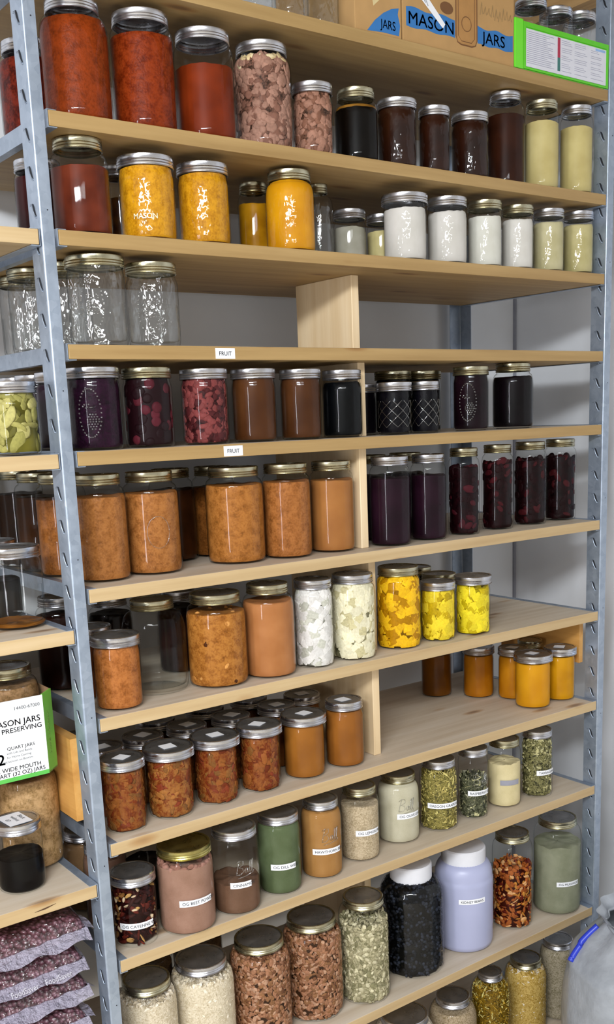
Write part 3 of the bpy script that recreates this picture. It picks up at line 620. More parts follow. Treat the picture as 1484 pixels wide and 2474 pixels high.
def fill_jar(kind, prof, fill, c1, c2, seed, parent):
    rs = np.random.default_rng(seed); H = fill; r = prof[5][0]; A = 2*PI*r*H
    P = lambda *a, **k: pieces('contents', prof, fill, *a, parent=parent, rs=rs, **k)
    if kind in ('smooth', 'mottle'):
        return core('contents', prof, fill, food(kind, c1, c2), parent, rough=0.003)
    if kind in ('powder', 'grain'):
        return core('contents', prof, fill, food(kind, c1, c2), parent, rough=0.007 if kind == 'powder' else 0.006)
    dark = lambda s: ''.join('%02x' % int(int(s[i:i+2], 16)*0.55) for i in (0, 2, 4))
    if kind == 'lump':
        core('filling', prof, fill-0.004, food('mottle', c2, dark(c2)), parent, inset=0.0035)
        return P(LUMP, (0.0085, 0.0070, 0.0058), int(A/0.000060), [c1, c1, c1, c2], flat=0, depth=0.25, jitter=0.5)
    if kind == 'cube':
        core('filling', prof, fill-0.004, food('smooth', c2, dark(c2)), parent, inset=0.0045)
        return P(RCUBE, (0.0092, 0.0084, 0.0076), int(A/0.00010), [c1, c1, c1, c2], depth=0.25, smooth=False, jitter=0.25)
    if kind == 'ball':
        core('filling', prof, fill, food('smooth', c2, c2), parent, inset=0.0036)
        return P(ICO2, (0.0088, 0.0088, 0.0088), int(A/0.0004), [c1, c1, c2], depth=0.3, jitter=0.12)
    if kind == 'slice':
        core('filling', prof, fill, food('mottle', c2, dark(c2)), parent, inset=0.0036)
        return P(ICO2, (0.011, 0.009, 0.0055), int(A/0.00035), [c1, c2, c2], depth=0.2)
    if kind == 'beanstew':
        core('filling', prof, fill, food('mottle', c1, c2), parent)
        return P(ICO2, (0.0052, 0.0038, 0.0034), int(A/0.0007), ['d99a52', 'cf8a44', c1, '6b3514'], depth=0.02, inset=0.0010)
    if kind == 'salsa':
        core('filling', prof, fill, food('mottle', c1, c2), parent, inset=0.0034)
        return P(LUMP, (0.0078, 0.0050, 0.0024), int(A/0.00008), [c1, c1, c1, c2, c2, '9c4428', '9a6232'], depth=0.15, smooth=True, tangential=True, jitter=0.6)
    if kind == 'pickle':
        core('filling', prof, fill, food('smooth', '8a8030', '5c5418'), parent, inset=0.005)
        return P(ICO2, (0.0115, 0.0115, 0.003), int(A/0.00022), [c1, c1, c2, 'b8b06c', 'aaa25c'], depth=0.25, tangential=True)
    if kind == 'oats':
        core('filling', prof, fill-0.003, food('grain', c1, c2), parent, inset=0.0026)
        return P(ICO1, (0.0046, 0.0036, 0.0006), int(A/0.000016), [c1, c1, c2, 'efe6d0'], depth=0.25, smooth=False, tangential=True)
    if kind == 'bean':
        core('filling', prof, fill-0.004, food('smooth', dark(c2), dark(c2)), parent, inset=0.0045)
        return P(ICO2, (0.0054, 0.0037, 0.0032), int(A/0.000022), [c1, c1, c2, 'c69a7c', 'a5724f'], depth=0.45, tangential=True, jitter=0.15)
    if kind == 'blackbean':
        core('filling', prof, fill-0.004, food('smooth', '08090d', '08090d'), parent, inset=0.006)
        return P(ICO1, (0.0052, 0.0040, 0.0034), int(A/0.00006), [c1, '20222e', '3a3e52'], depth=0.5, jitter=0.15)
    if kind == 'leaf':
        core('filling', prof, fill-0.006, food('grain', c2, dark(c2)), parent, inset=0.005)
        return P(STRIP, (0.0062, 0.0036, 0.0030), int(A/0.000040), [c1, c2, 'c6c290', dark(c2)], depth=0.5, smooth=False, jitter=0.6)
    if kind == 'hops':
        core('filling', prof, fill-0.006, food('grain', c1, c2), parent, inset=0.005)
        return P(LUMP, (0.0058, 0.0046, 0.0024), int(A/0.000040), [c1, c1, c2, 'd2cba6'], depth=0.6, jitter=0.6)
    if kind == 'shred':
        core('filling', prof, fill-0.006, food('grain', c2, dark(c2)), parent, inset=0.005)
        return P(STRIP, (0.0068, 0.0018, 0.0024), int(A/0.000030), [c1, c2, 'd8cc7e'], depth=0.5, smooth=False, jitter=0.6)
    if kind == 'fruit':
        core('filling', prof, fill-0.006, food('smooth', '5a1c10', '3a1008'), parent, inset=0.006)
        return P(LUMP, (0.0080, 0.0055, 0.0026), int(A/0.00006), [c1, c1, c2, 'e0aa70', 'd08c3c', 'c26a34'], depth=0.6, smooth=True, jitter=0.6)
    if kind == 'pepper':
        core('filling', prof, fill*0.8, food('mottle', '3a100e', '200808'), parent, inset=0.009)
        P(LUMP, (0.0130, 0.0048, 0.0026), int(A/0.00010), [c1, '4c1c1a', '6a2620', '3c1414'], depth=0.7, jitter=0.6)
        return P(LUMP, (0.0062, 0.0035, 0.0020), int(A/0.00032), [c2, 'd8c09a', 'a8703c'], depth=0.6, jitter=0.6)

BALL = [[(0, 0), (0.10, 0.5), (0.25, 1.0)], [(0.02, 0.85), (0.25, 1.02), (0.5, 0.98), (0.5, 0.72), (0.18, 0.52), (0.44, 0.46), (0.5, 0.2), (0.3, 0.02), (0, 0)],
        [(0.82, 0.42), (0.68, 0.42), (0.6, 0.2), (0.68, 0.05), (0.8, 0.2), (0.85, 0.42), (0.82, 0.1), (0.92, 0.08), (1.08, 0.6), (1.1, 0.95), (1.0, 0.8), (0.98, 0.3), (1.04, 0.05), (1.14, 0.15), (1.28, 0.65), (1.3, 1.0), (1.2, 0.85), (1.17, 0.3), (1.24, 0.04), (1.36, 0.12)],
        [(0.1, -0.25), (0.6, -0.16), (1.3, -0.02)]]
RELIEF = glass_mat('glass_relief', 0.0, 40, edge=(0.3, 0.32, 0.32, 1), base=0.22)

def cam_angle(x, y):
    return math.atan2(cam.location.y-y, cam.location.x-x) if False else math.atan2(-1.46230782-y, -0.6449205-x)

def add_lid(h, rl, key, parent, labels=None, seed=0):
    m = LIDM[key]
    prof = [(rl-0.0052, h-0.0007), (rl-0.0018, h), (rl-0.0004, h-0.0010), (rl-0.0002, h-0.0062), (rl-0.0012, h-0.0075), (rl, h-0.0093), (rl-0.0012, h-0.0112),
            (rl, h-0.0132), (rl-0.0010, h-0.0150), (rl+0.0003, h-0.0160), (rl-0.0006, h-0.0168), (rl-0.002, h-0.0166)]
    mb = MB(); mb.lathe(prof, 120, rfun=lambda r, z, k, i: r-(0.0003 if (k % 2 and 2 <= i <= 3) else 0))
    mb.build('screw_band', m, parent, True, 0.8)
    d = MB(); d.lathe([(rl-0.0024, h-0.0022), (rl-0.0050, h-0.0013), (rl-0.0085, h-0.0013), (rl-0.0105, h-0.0019), (rl*0.45, h-0.0017), (0.0005, h-0.0016)], 40)
    lid = d.build('lid', LIDTOP if key != 'G' else GOLD, parent, True)
    if labels:
        rs = random.Random(seed); a = rs.uniform(-0.35, 0.5)+0.15
        w, l = (0.0122, 0.0122) if labels == 'sq' else (0.019, 0.026)
        if seed == 77: w, l = 0.0115, 0.0115
        ca, sa = math.cos(a), math.sin(a); ox, oy = rs.uniform(-0.003, 0.003), rs.uniform(-0.003, 0.003)
        f = lambda u, v, z=0: (ox+u*ca-v*sa, oy+u*sa+v*ca, h-0.0011+z)
        mb = MB()
        for z in (0, 0.0004): mb.add([f(-l, -w, z), f(l, -w, z), f(l, w, z), f(-l, w, z)] if False else [f(-w, -l if labels != 'sq' else -w, z), f(w, -l if labels != 'sq' else -w, z), f(w, l if labels != 'sq' else w, z), f(-w, l if labels != 'sq' else w, z)], [(0, 1, 2, 3)])
        st = mb.build('paper_sticker', PAPER, lid)
        if labels == 'note':
            for i, (s, dy) in enumerate((('Black', 0.013), ('walnut', 0.002), ('07', -0.010))):
                letters('handwriting', s, 0.0095, lambda u, v, dy=dy: f(v+dy-0.004, -u+0.0, 0.0008), INK, st, 'c')
    return lid

LABEL = {  # jar: (angle of the label's start, height of its middle, writing, arc width in metres)
 '8a': (-158.3, .040, 'OG CAYENNE WHOLE', .062), '8b': (-133.8, .061, 'OG BEET POWDER', .062), '8c': (-135.4, .059, 'CINNAMON', .040),
 '8d': (-148.4, .057, 'OG DILL WEED', .050), '8e': (-152.5, .057, 'HAWTHORN BERRY', .060), '8f': (-141.1, .061, 'OG LEMON PEEL', .054),
 '8g': (-134.3, .061, 'OG OLIVE LEAF', .054), '8h': (-167.4, .058, 'OREGON GRAPE ROOT', .072), '8i': (-154.9, .060, 'RASPBERRY LEAF', .056),
 '8j': (-150.1, .059, '', .046), '8k': (-139.1, .060, 'TARRAGON', .052), '9i': (-140.1, .080, 'OG MUGWORT', .058), '9g': (-143.7, .127, 'KIDNEY BEANS', .062)}

def wrap(R, a0, zc):
    return lambda u, v, k=0.0: ((R+k)*math.cos(a0+u/R), (R+k)*math.sin(a0+u/R), zc+v)

def side_label(jid, r, parent):
    a, z, txt, w = LABEL[jid]; a0 = math.radians(a); R = r+0.0005; f = wrap(R, a0, z); n = 14; hh = 0.0058
    mb = MB()
    mb.add([f(w*i/n, s*hh) for i in range(n+1) for s in (-1, 1)], [(2*i, 2*i+2, 2*i+3, 2*i+1) for i in range(n)])
    o = mb.build('paper_label', PAPER if txt else plain('faded_label', '8f8f9a', 0.6), parent, True)
    if not txt: o['label'] = 'faded grey paper label'
    if txt: letters('lettering', txt, 0.0078, lambda u, v: f(0.0052+u, v-0.0027, 0.0003), INK, o, 'l', 0.006)

def relief(kind, r, h, x, y, prof, parent):
    ca = cam_angle(x, y)
    if kind == 'ball':
        f = wrap(r+0.0002, ca+0.02, h*0.50); s = 0.026; mb = MB()
        for st in BALL: mb.tube([f(u*s, v*s) for u, v in st], 0.0009, 5)
        mb.build('embossed_script', RELIEF, parent, True)
    if kind == 'mason':
        f = wrap(r+0.0004, ca-0.1, h*0.24)
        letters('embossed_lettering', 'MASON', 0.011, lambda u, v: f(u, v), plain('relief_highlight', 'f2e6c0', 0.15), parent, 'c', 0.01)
    if kind in ('berry', 'beads'):
        f = wrap(r-0.0002, ca-0.18, h*0.45); mb = MB(); pts = []
        for i in range(34):
            t = 2*PI*i/34; pts.append((0.017*math.cos(t), 0.036*math.sin(t)))
        if kind == 'berry':
            for row, nn in enumerate((3, 4, 5, 5, 4, 3, 2)):
                for i in range(nn): pts.append((0.004+(i-(nn-1)/2)*0.0042, -0.002-row*0.0036))
            for i in range(7): pts.append((-0.010+i*0.0022, 0.010+0.003*math.sin(i*2)))
        else:
            for row in range(7):
                for i in range(4): pts.append(((i-1.5)*0.005+0.002*(row % 2), 0.014-row*0.0045))
        for u, v in pts:
            p = f(u, v); mb.add(ICO2[0]*0.0017+np.array(p), ICO2[1].tolist())
        mb.build('embossed_beads', RELIEF, parent, True)
    if kind == 'ring':
        f = wrap(r+0.0001, ca+0.22, h*0.42)
        MB().tube([f(0.019*math.cos(t*PI/18), 0.026*math.sin(t*PI/18)) for t in range(37)], 0.0006, 5).build('embossed_ring', RELIEF, parent, True)

def make_jar(row):
    jid, sh, x, y, r, h, lr, kind, fill, c1, c2, lk, gk, extra, label = row.split('|')
    x, y, r, h, lr, fill = map(float, (x, y, r, h, lr, fill)); z = SHELFZ[sh]
    seed = sum(ord(c)*(i*7+3) for i, c in enumerate(jid))
    grp = 'jars on the '+SHELFNAME[sh]
    cat = 'jug' if kind in ('jug', 'blackbean') else 'jar'
    R_ = r*max(1, lr); lift = 0.0003
    if (sh[0] != 'A' and sh != 'T' and (x-R_ < 0.0135 or x+R_ > W-0.0135)) or (sh[0] == 'A' and x+R_ > -0.044): lift = 0.0013   # stands on the rail's flange
    t = thing('plastic_jug' if cat == 'jug' else ('empty_glass_jar' if kind == 'empty' else 'canning_jar'), label, cat, (x, y, z+lift), grp)
    if cat == 'jug':
        rl = lr*r; ch = 0.034
        if kind == 'jug':
            pr = [(0.002, 0.002), (r*0.86, 0.002), (r*0.95, 0.006), (r*0.985, 0.016), (r*0.985, h*0.2), (r, h*0.22), (r*0.995, h*0.66), (r*1.0, h*0.69), (r*0.975, h*0.705), (r*0.97, h*0.73)]
            for i in range(1, 9):
                a = i/8*PI/2; pr.append((rl*0.9+(r*0.97-rl*0.9)*math.cos(a), h*0.73+(h*0.87-h*0.73)*math.sin(a)))
            pr.append((rl*0.9, h-0.004)); mb = MB(); mb.lathe(pr, 56)
            mb.build('body', plain('milky_plastic', 'a6aac8', 0.38, vary=0.03, nscale=18), t, True, 0.8)
            side_label(jid, r, t)
        else:
            pr = [(r*0.8, 0.002), (r*0.93, 0.002), (r*0.985, 0.010)]
            zz = 0.016
            while zz < h*0.66:
                pr += [(r*(1.0 if int(zz*1000/18) % 2 else 0.985), zz), (r*0.985, zz+0.005)]; zz += 0.018 if zz < h*.35 else 0.03
            for i in range(0, 9):
                a = i/8*PI/2; pr.append((rl*0.9+(r*0.98-rl*0.9)*math.cos(a), h*0.69+(h*0.87-h*0.69)*math.sin(a)))
            pr.append((rl*0.9, h-0.006)); mb = MB(); mb.lathe(pr, 56); mb.build('body', PLASTIC, t, True, 0.8)
            pf = [(r*0.8, 0.003), (r*0.9, 0.003), (r*0.95, 0.004), (r*0.98, 0.012), (r*0.98, 0.02), (r*0.98, h*0.66)]+[(rl*0.9+(r*0.98-rl*0.9)*math.cos(i/8*PI/2), h*0.69+(h*0.87-h*0.69)*math.sin(i/8*PI/2)) for i in range(9)]+[(rl*.9, h-.01)]
            fill_jar(kind, pf, h*0.86, c1, c2, seed, t)
        mb = MB(); mb.lathe([(rl*0.92, h-ch), (rl, h-ch), (rl, h-0.003), (rl-0.003, h), (0.001, h)], 96, rfun=lambda q, z2, k, i: q-(0.0007 if (k % 2 and 1 <= i <= 2) else 0))
        mb.build('cap', plain('white_cap_plastic', 'd6d6dc', 0.45, vary=0.02), t, True, 0.7)
        return
    prof = profile(r, h, lr); empty = kind == 'empty' or fill < 0.1
    g = EMPTYG if (kind == 'empty' and gk == 'w') else (WAVY if gk == 'w' else CLEAR)
    mb = MB(); seg = 56
    if extra == 'quilt':
        p2 = [q for q in prof[:5]]; zt = prof[6][1]; n = 10; zs = [0.016+(zt-0.02)*i/n for i in range(n+1)]
        p2 += [(r, q) for q in zs]+prof[7:]
        def rf(q, z2, k, i):
            if 5 <= i <= 5+n: return q*(1.0 if ((k//1)+i) % 2 else 0.968)
            return q
        mb.lathe(p2, 28, rfun=rf); mb.build('glass', CLEAR, t, False)
    else:
        if kind == 'empty' or fill < .7: mb.lathe([(0.001, 0.0030)]+prof, seg)
        else: mb.lathe(prof, seg)
        mb.build('glass', g, t, True, 1.2)
    if extra == 'quilt':
        q = MB(); zt = prof[6][1]-0.003
        for k in range(9):
            for sg in (-1, 1):
                q.tube([((r*1.0)*math.cos(2*PI*k/9+sg*t*0.07), (r*1.0)*math.sin(2*PI*k/9+sg*t*0.07), 0.014+(zt-0.014)*t/24) for t in range(25)], 0.0006, 5)
        q.build('embossed_diamonds', RELIEF, t, True)
    if kind == 'empty' or fill < 0.1:   # the thick inner floor of an empty jar
        q = MB(); q.lathe([(0.001, 0.008), (r*0.75, 0.0078), (r*0.93, 0.010), (r*0.955, 0.02), (r*0.955, h*0.5)], 40); q.build('inner_wall', CLEAR, t, True)
    add_lid(h, lr*r, lk, t, extra if extra in ('sq', 'note') else None, 77 if jid == '7a' else seed)
    if kind != 'empty':
        pf = prof
        if extra == 'quilt': pf = [(q*0.955, zz) for q, zz in prof]
        fill_jar(kind, pf, max(0.008, h*fill), c1, c2, seed, t)
    if jid == '1f': 
        core('foam_layer', [(q, zz) for q, zz in prof], h*0.76, food('smooth', 'b07a30', '8a5a20'), t, inset=0.0022)
    if jid == '1d':
        pieces('fat_layer', prof, h*0.855, ICO2, (0.010, 0.008, 0.003), 46, ['e0cfa2', 'd6c08e'], np.random.default_rng(5), t, z0=h*0.835, depth=0.4)
    if jid == '1e':
        pieces('fat_layer', prof, h*0.93, ICO2, (0.004, 0.004, 0.003), 10, ['e6dcae'], np.random.default_rng(5), t, z0=h*0.90, depth=0.4)
    if jid == '8b':
        pieces('powder_lumps', prof, h*0.84, ICO2, (0.007, 0.006, 0.005), 70, ['a87668', 'b58476'], np.random.default_rng(5), t, z0=h*0.76, depth=0.5)
    if jid in LABEL: side_label(jid, r, t)
    if extra in ('ball', 'mason', 'berry', 'beads', 'ring'): relief(extra, r, h, x, y, prof, t)

# ------------------------------------------------------------------ jars: placed one by one
for row in TABLE.strip().split('\n'): make_jar(row)

# ------------------------------------------------------------------ cardboard boxes on the top shelf
CARD = plain('brown_cardboard', 'b08a58', 0.8, vary=0.06, nscale=30)
CARDIN = plain('cardboard_inside', '9a7a58', 0.85, vary=0.08)
BLUE = plain('blue_print', '2f6fae', 0.7, vary=0.05); NAVY = plain('navy_print', '27568c', 0.7, vary=0.03)
BROWNP = plain('brown_print', '6e4a2a', 0.75, vary=0.05); GREYP = plain('grey_brown_print', '8f7650', 0.8, vary=0.1)
zb = Z[0]+0.0004
def flat(name, pts, y, mat, parent, th=0.0003):
    n = len(pts); mb = MB(); mb.add([(u, y, v) for u, v in pts]+[(u, y+th, v) for u, v in pts], [tuple(range(n)), tuple(range(n, 2*n))[::-1]]+[(i, n+i, n+(i+1) % n, (i+1) % n) for i in range(n)])
    return mb.build(name, mat, parent)
def ribbon(x0, x1, z0, z1, wave=0.0022, drop=0.0, seed=0):
    top = [(x0+(x1-x0)*i/10, z1+wave*math.sin(i*1.1+seed)-drop*(1-i/10)) for i in range(11)]
    bot = [(x1-(x1-x0)*i/10, z0+wave*0.6*math.sin(i*1.3+seed)-drop*(i/10)) for i in range(11)]
    return top+bot
def carton(x0, x1, dep, hgt, label):
    c = MB().box(x0, x1, 0.0035, dep, zb, zb+hgt).build('cardboard_box', CARD); bevel(c, 0.0012, 2)
    tag(c, label, 'box', 'cardboard boxes on the top shelf'); return c
b2 = carton(0.6655, 0.9440, 0.23, 0.155, 'brown cardboard box with blue MASON JARS ribbon and jar drawing')
yf = 0.0032
p = flat('blue_ribbon_print', ribbon(0.6735, 0.790, 2.2085, 2.2390), yf, BLUE, b2)
letters('lettering', 'MASON', 0.0285, lambda u, v: (0.679+u, yf-0.0003, 2.2130+v), NAVY, p, 'l', 0.006, 1.12)
p = flat('blue_ribbon_print', ribbon(0.8475, 0.9405, 2.2085, 2.2365, seed=2), yf, BLUE, b2)
letters('lettering', 'JARS', 0.0275, lambda u, v: (0.858+u, yf-0.0003, 2.2125+v), NAVY, p, 'l', 0.006, 1.1)
jo = MB(); jx0, jx1, jz = 0.7925, 0.8455, 2.2005
pts = [(jx0, 2.30), (jx0, jz+0.012), (jx0+0.004, jz+0.003), (jx0+0.013, jz), (jx1-0.013, jz), (jx1-0.004, jz+0.003), (jx1, jz+0.012), (jx1, 2.30)]
jo.tube([(u, yf, v) for u, v in pts], 0.0011, 6)
jo.tube([(u, yf, v) for u, v in [(jx0+0.006, 2.29), (jx0+0.006, jz+0.014), (jx0+0.014, jz+0.006), (jx1-0.014, jz+0.006), (jx1-0.006, jz+0.014), (jx1-0.006, 2.29)]], 0.0006, 6)
jo.tube([(0.819+0.012*math.cos(t*PI/12), yf, 2.236+0.012*math.sin(t*PI/12)) for t in range(25)], 0.0007, 6)
jo.build('jar_drawing', BROWNP, b2)
flat('jar_drawing_fill', [(jx0, 2.30), (jx0, jz+0.01), (jx0+0.012, jz), (jx1-0.012, jz), (jx1, jz+0.01), (jx1, 2.30)], yf+0.0001, plain('jar_drawing_tan', 'a87c48', 0.8), b2)
o = MB()
for i in range(9):
    x = 0.854+i*0.0095; o.tube([(x, yf, 2.258+0.004*math.sin(i)), (x+0.004, yf, 2.275+0.004*math.cos(i*2)), (x+0.007, yf, 2.260)], 0.0007, 5)
o.build('garland_print', GREYP, b2)
flat('lid_print', [(0.770+0.016*math.cos(t*PI/8), 2.2535+0.010*math.sin(t*PI/8)) for t in range(16)], yf-0.0001, BROWNP, b2)
tg = flat('paper_tag', [(0.687, 2.272), (0.712, 2.272), (0.7655, 2.226), (0.7600, 2.2185)], yf-0.0009, PAPER, b2)
o = MB()
for i in range(3): o.tube([(0.700+i*0.006, yf-0.0014, 2.268), (0.712+i*0.006, yf-0.0014, 2.256-i*0.004)], 0.0006, 5)
o.build('tag_lettering', plain('faint_grey_ink', '8b8d94', 0.7), tg)
b1 = carton(0.5590, 0.6620, 0.23, 0.155, 'brown cardboard box edge with a blue ribbon print behind clear jars')
p = flat('blue_ribbon_print', [(0.585, 2.186), (0.603, 2.205), (0.622, 2.219), (0.640, 2.228), (0.6565, 2.232), (0.6540, 2.222), (0.6590, 2.205), (0.6560, 2.1885), (0.62, 2.1885)], yf, BLUE, b1)
letters('lettering', 'JARS', 0.0200, lambda u, v: (0.614+u, yf-0.0003, 2.1950+v), NAVY, p, 'l', 0.006, 0.85)
flat('scroll_print', [(0.600, 2.226), (0.612, 2.236), (0.622, 2.246), (0.625, 2.262), (0.615, 2.262), (0.606, 2.246), (0.598, 2.236)], yf, plain('cream_print', 'cdbb8a', 0.8), b1)

# ------------------------------------------------------------------ green case with printed sheets
GREEN = plain('green_plastic', '5cc428', 0.45, vary=0.04)
gc = thing('plastic_case', 'bright green plastic case with two printed white sheets on the top shelf', 'case', (0.9455, 0.004, zb+0.0010))
o = MB().box(0.020, 0.2775, 0.0, 0.036, 0, 0.0845).build('body', GREEN, gc); bevel(o, 0.0012, 2)
o = MB().box(0.0, 0.0235, -0.002, 0.038, 0, 0.0865).build('spine', plain('lime_plastic', '6cd632', 0.4, vary=0.03), gc); bevel(o, 0.002, 2)
fr = MB().box(0.024, 0.276, -0.0022, -0.0002, 0.0745, 0.0830).box(0.024, 0.276, -0.0022, -0.0002, 0.0015, 0.0050).box(0.2705, 0.276, -0.0022, -0.0002, 0.0050, 0.0745).box(0.024, 0.030, -0.0022, -0.0002, 0.0050, 0.0745).build('sheet_frame', GREEN, gc)
sh = MB().box(0.0305, 0.2700, -0.0010, -0.0002, 0.0065, 0.0725).build('printed_sheet', plain('grey_white_sheet', 'd3d4dd', 0.5, vary=0.03), gc)
o = MB().box(0.1215, 0.1290, -0.0014, -0.0011, 0.036, 0.0715).build('red_bar', plain('red_print', 'a8324c', 0.6), sh)
o = MB().box(0.1215, 0.1290, -0.0014, -0.0011, 0.012, 0.036).build('teal_bar', plain('teal_print', '3f7470', 0.6), sh)
o = MB().box(0.236, 0.266, -0.0014, -0.0011, 0.0665, 0.0705).build('blue_heading', plain('pale_blue_print', '8fb2e0', 0.6), sh)
tx = MB(); rnd = random.Random(3)
for i in range(17):
    z = 0.068-i*0.0034; tx.box(0.034, 0.034+(0.076 if i < 1 else rnd.uniform(0.055, 0.08)), -0.0013, -0.0010, z-0.0005, z+0.0005)
    if i % 4 != 3: tx.box(0.133, 0.133+rnd.uniform(0.02, 0.034), -0.0013, -0.0010, z-0.0004, z+0.0004); tx.box(0.172, 0.172+rnd.uniform(0.025, 0.040), -0.0013, -0.0010, z-0.0004, z+0.0004)
    if i % 3: tx.box(0.222, 0.222+rnd.uniform(0.02, 0.042), -0.0013, -0.0010, z-0.0004, z+0.0004)
tx.build('text_lines', plain('grey_print', 'a2a3b4', 0.7), sh)

# ------------------------------------------------------------------ white carton tray standing on two jars of the side rack
TZ = TRAY_Z; TH = 0.129; xr, yr = -0.0688, 0.055; cx2, cy2 = -0.0440, 0.0810
tr = thing('carton_tray', 'white and green carton tray for quart jars, numbered 14400-67000', 'box', (0, 0, 0))
outer = [(-0.40, yr), (xr, yr), (cx2, cy2), (cx2, 0.36), (-0.40, 0.36)]
flo = MB(); n = len(outer)
flo.add([(a, b, TZ) for a, b in outer]+[(a, b, TZ+0.0025) for a, b in outer], [tuple(range(n))[::-1], tuple(range(n, 2*n))]+[(i, (i+1) % n, n+(i+1) % n, n+i) for i in range(n)])
flo.build('tray_floor', CARDIN, tr)
def wall(a, b, name, mat, h=TH, th=0.0022):
    (x0, y0), (x1, y1) = a, b; L = math.hypot(x1-x0, y1-y0); nx, ny = -(y1-y0)/L*th, (x1-x0)/L*th
    mb = MB(); ring = [(x0, y0), (x1, y1), (x1+nx, y1+ny), (x0+nx, y0+ny)]
    mb.add([(p, q, TZ) for p, q in ring]+[(p, q, TZ+h) for p, q in ring], [(3, 2, 1, 0), (4, 5, 6, 7), (0, 1, 5, 4), (1, 2, 6, 5), (2, 3, 7, 6), (3, 0, 4, 7)])
    return mb.build(name, mat, tr)
WC = plain('white_carton', 'f1f2f4', 0.55, vary=0.02); GC = plain('green_carton', '56b04a', 0.55, vary=0.05)
fw = wall(outer[0], outer[1], 'front_panel', WC); cp = wall(outer[1], outer[2], 'corner_panel', plain('leaf_green_carton', '6fae3e', 0.55, vary=0.12, nscale=25), h=TH+0.001)
wall(outer[2], outer[3], 'side_panel', CARDIN); wall(outer[3], outer[4], 'back_panel', CARDIN); wall(outer[4], outer[0], 'side_panel', CARDIN)
MB().box(-0.40, xr, yr-0.0004, yr-0.0001, TZ+0.0004, TZ+0.0072).build('green_border', GC, fw)
INKD = plain('print_ink', '2b2d33', 0.6, vary=0.02)
def tl(s, xoff, z, cap, wide=1.0, bold=0.006): letters('lettering', s, cap/0.70*1.04, lambda u, v: (xr-xoff+u*1.12, yr-0.0004, z+v), INKD, fw, 'r', bold, wide)
tl('14400-67000', 0.0055, 1.1270, 0.0052, 0.92, 0.0); tl('MASON JARS', 0.0070, 1.1035, 0.0090, 0.92, 0.012); tl('PRESERVING', 0.0055, 1.0925, 0.0072, 0.98, 0.008)
tl('QUART JARS', 0.0195, 1.0655, 0.0050, 0.95, 0.004); tl('with Lids and Bands', 0.0245, 1.0590, 0.0034, 0.9, 0.0); tl('for Home Canning', 0.0265, 1.0525, 0.0034, 0.9, 0.0)
tl('Storage Instructions on Bottom', 0.0245, 1.0460, 0.0034, 0.9, 0.0); tl('12', 0.0690, 1.0445, 0.0160, 0.9, 0.02); tl('12 WIDE MOUTH', 0.0125, 1.0315, 0.0062, 0.95, 0.006); tl('QUART (32 OZ) JARS', 0.0060, 1.0230, 0.0062, 0.92, 0.006)
L = math.hypot(cx2-xr, cy2-yr); ux, uy = (cx2-xr)/L, (cy2-yr)/L
letters('lettering', 'HOME CANNING', 0.0095, lambda u, v: (xr+ux*(L*0.50-v)+0.0003*uy*1.2, yr+uy*(L*0.50-v)-0.0003*ux*1.2, TZ+0.030+u), plain('pale_green_print', 'bfe07a', 0.6), cp, 'l', 0.008, 0.95)

# ------------------------------------------------------------------ vacuum-sealed bags
m, nt, b = newmat('dark_beans_in_film'); v = coords(nt)
vo = N(nt, 'ShaderNodeTexVoronoi'); vo.inputs['Scale'].default_value = 150; nt.links.new(v, vo.inputs['Vector'])
n1 = noise_tex(nt, v, 30, 4, 0.6)
mx = N(nt, 'ShaderNodeMixRGB'); mx.inputs[0].default_value = 0.5; nt.links.new(vo.outputs['Distance'], mx.inputs[1]); nt.links.new(n1, mx.inputs[2])
nt.links.new(ramp(nt, mx.outputs[0], [(0.25, rgb('8a6874')), (0.42, rgb('5c3640')), (0.62, rgb('32161c'))]), b.inputs['Base Color'])
b.inputs['Roughness'].default_value = 0.45; b.inputs['Coat Weight'].default_value = 1.0; b.inputs['Coat Roughness'].default_value = 0.10
cn = N(nt, 'ShaderNodeBump'); cn.inputs['Strength'].default_value = 1.0; cn.inputs['Distance'].default_value = 0.012
nt.links.new(noise_tex(nt, v, 75, 2, 0.5), cn.inputs['Height']); nt.links.new(cn.outputs[0], b.inputs['Coat Normal'])
bump(nt, b, vo.outputs['Distance'], 0.9, 0.004); BEANM = m
FILM, nt, b = newmat('milky_film'); v = coords(nt)
b.inputs['Base Color'].default_value = rgb('b9b3c6'); b.inputs['Roughness'].default_value = 0.15; b.inputs['Alpha'].default_value = 0.45
b.inputs['Coat Weight'].default_value = 1.0; b.inputs['Coat Roughness'].default_value = 0.06
bump(nt, b, noise_tex(nt, v, 90, 3, 0.6), 1.0, 0.012)
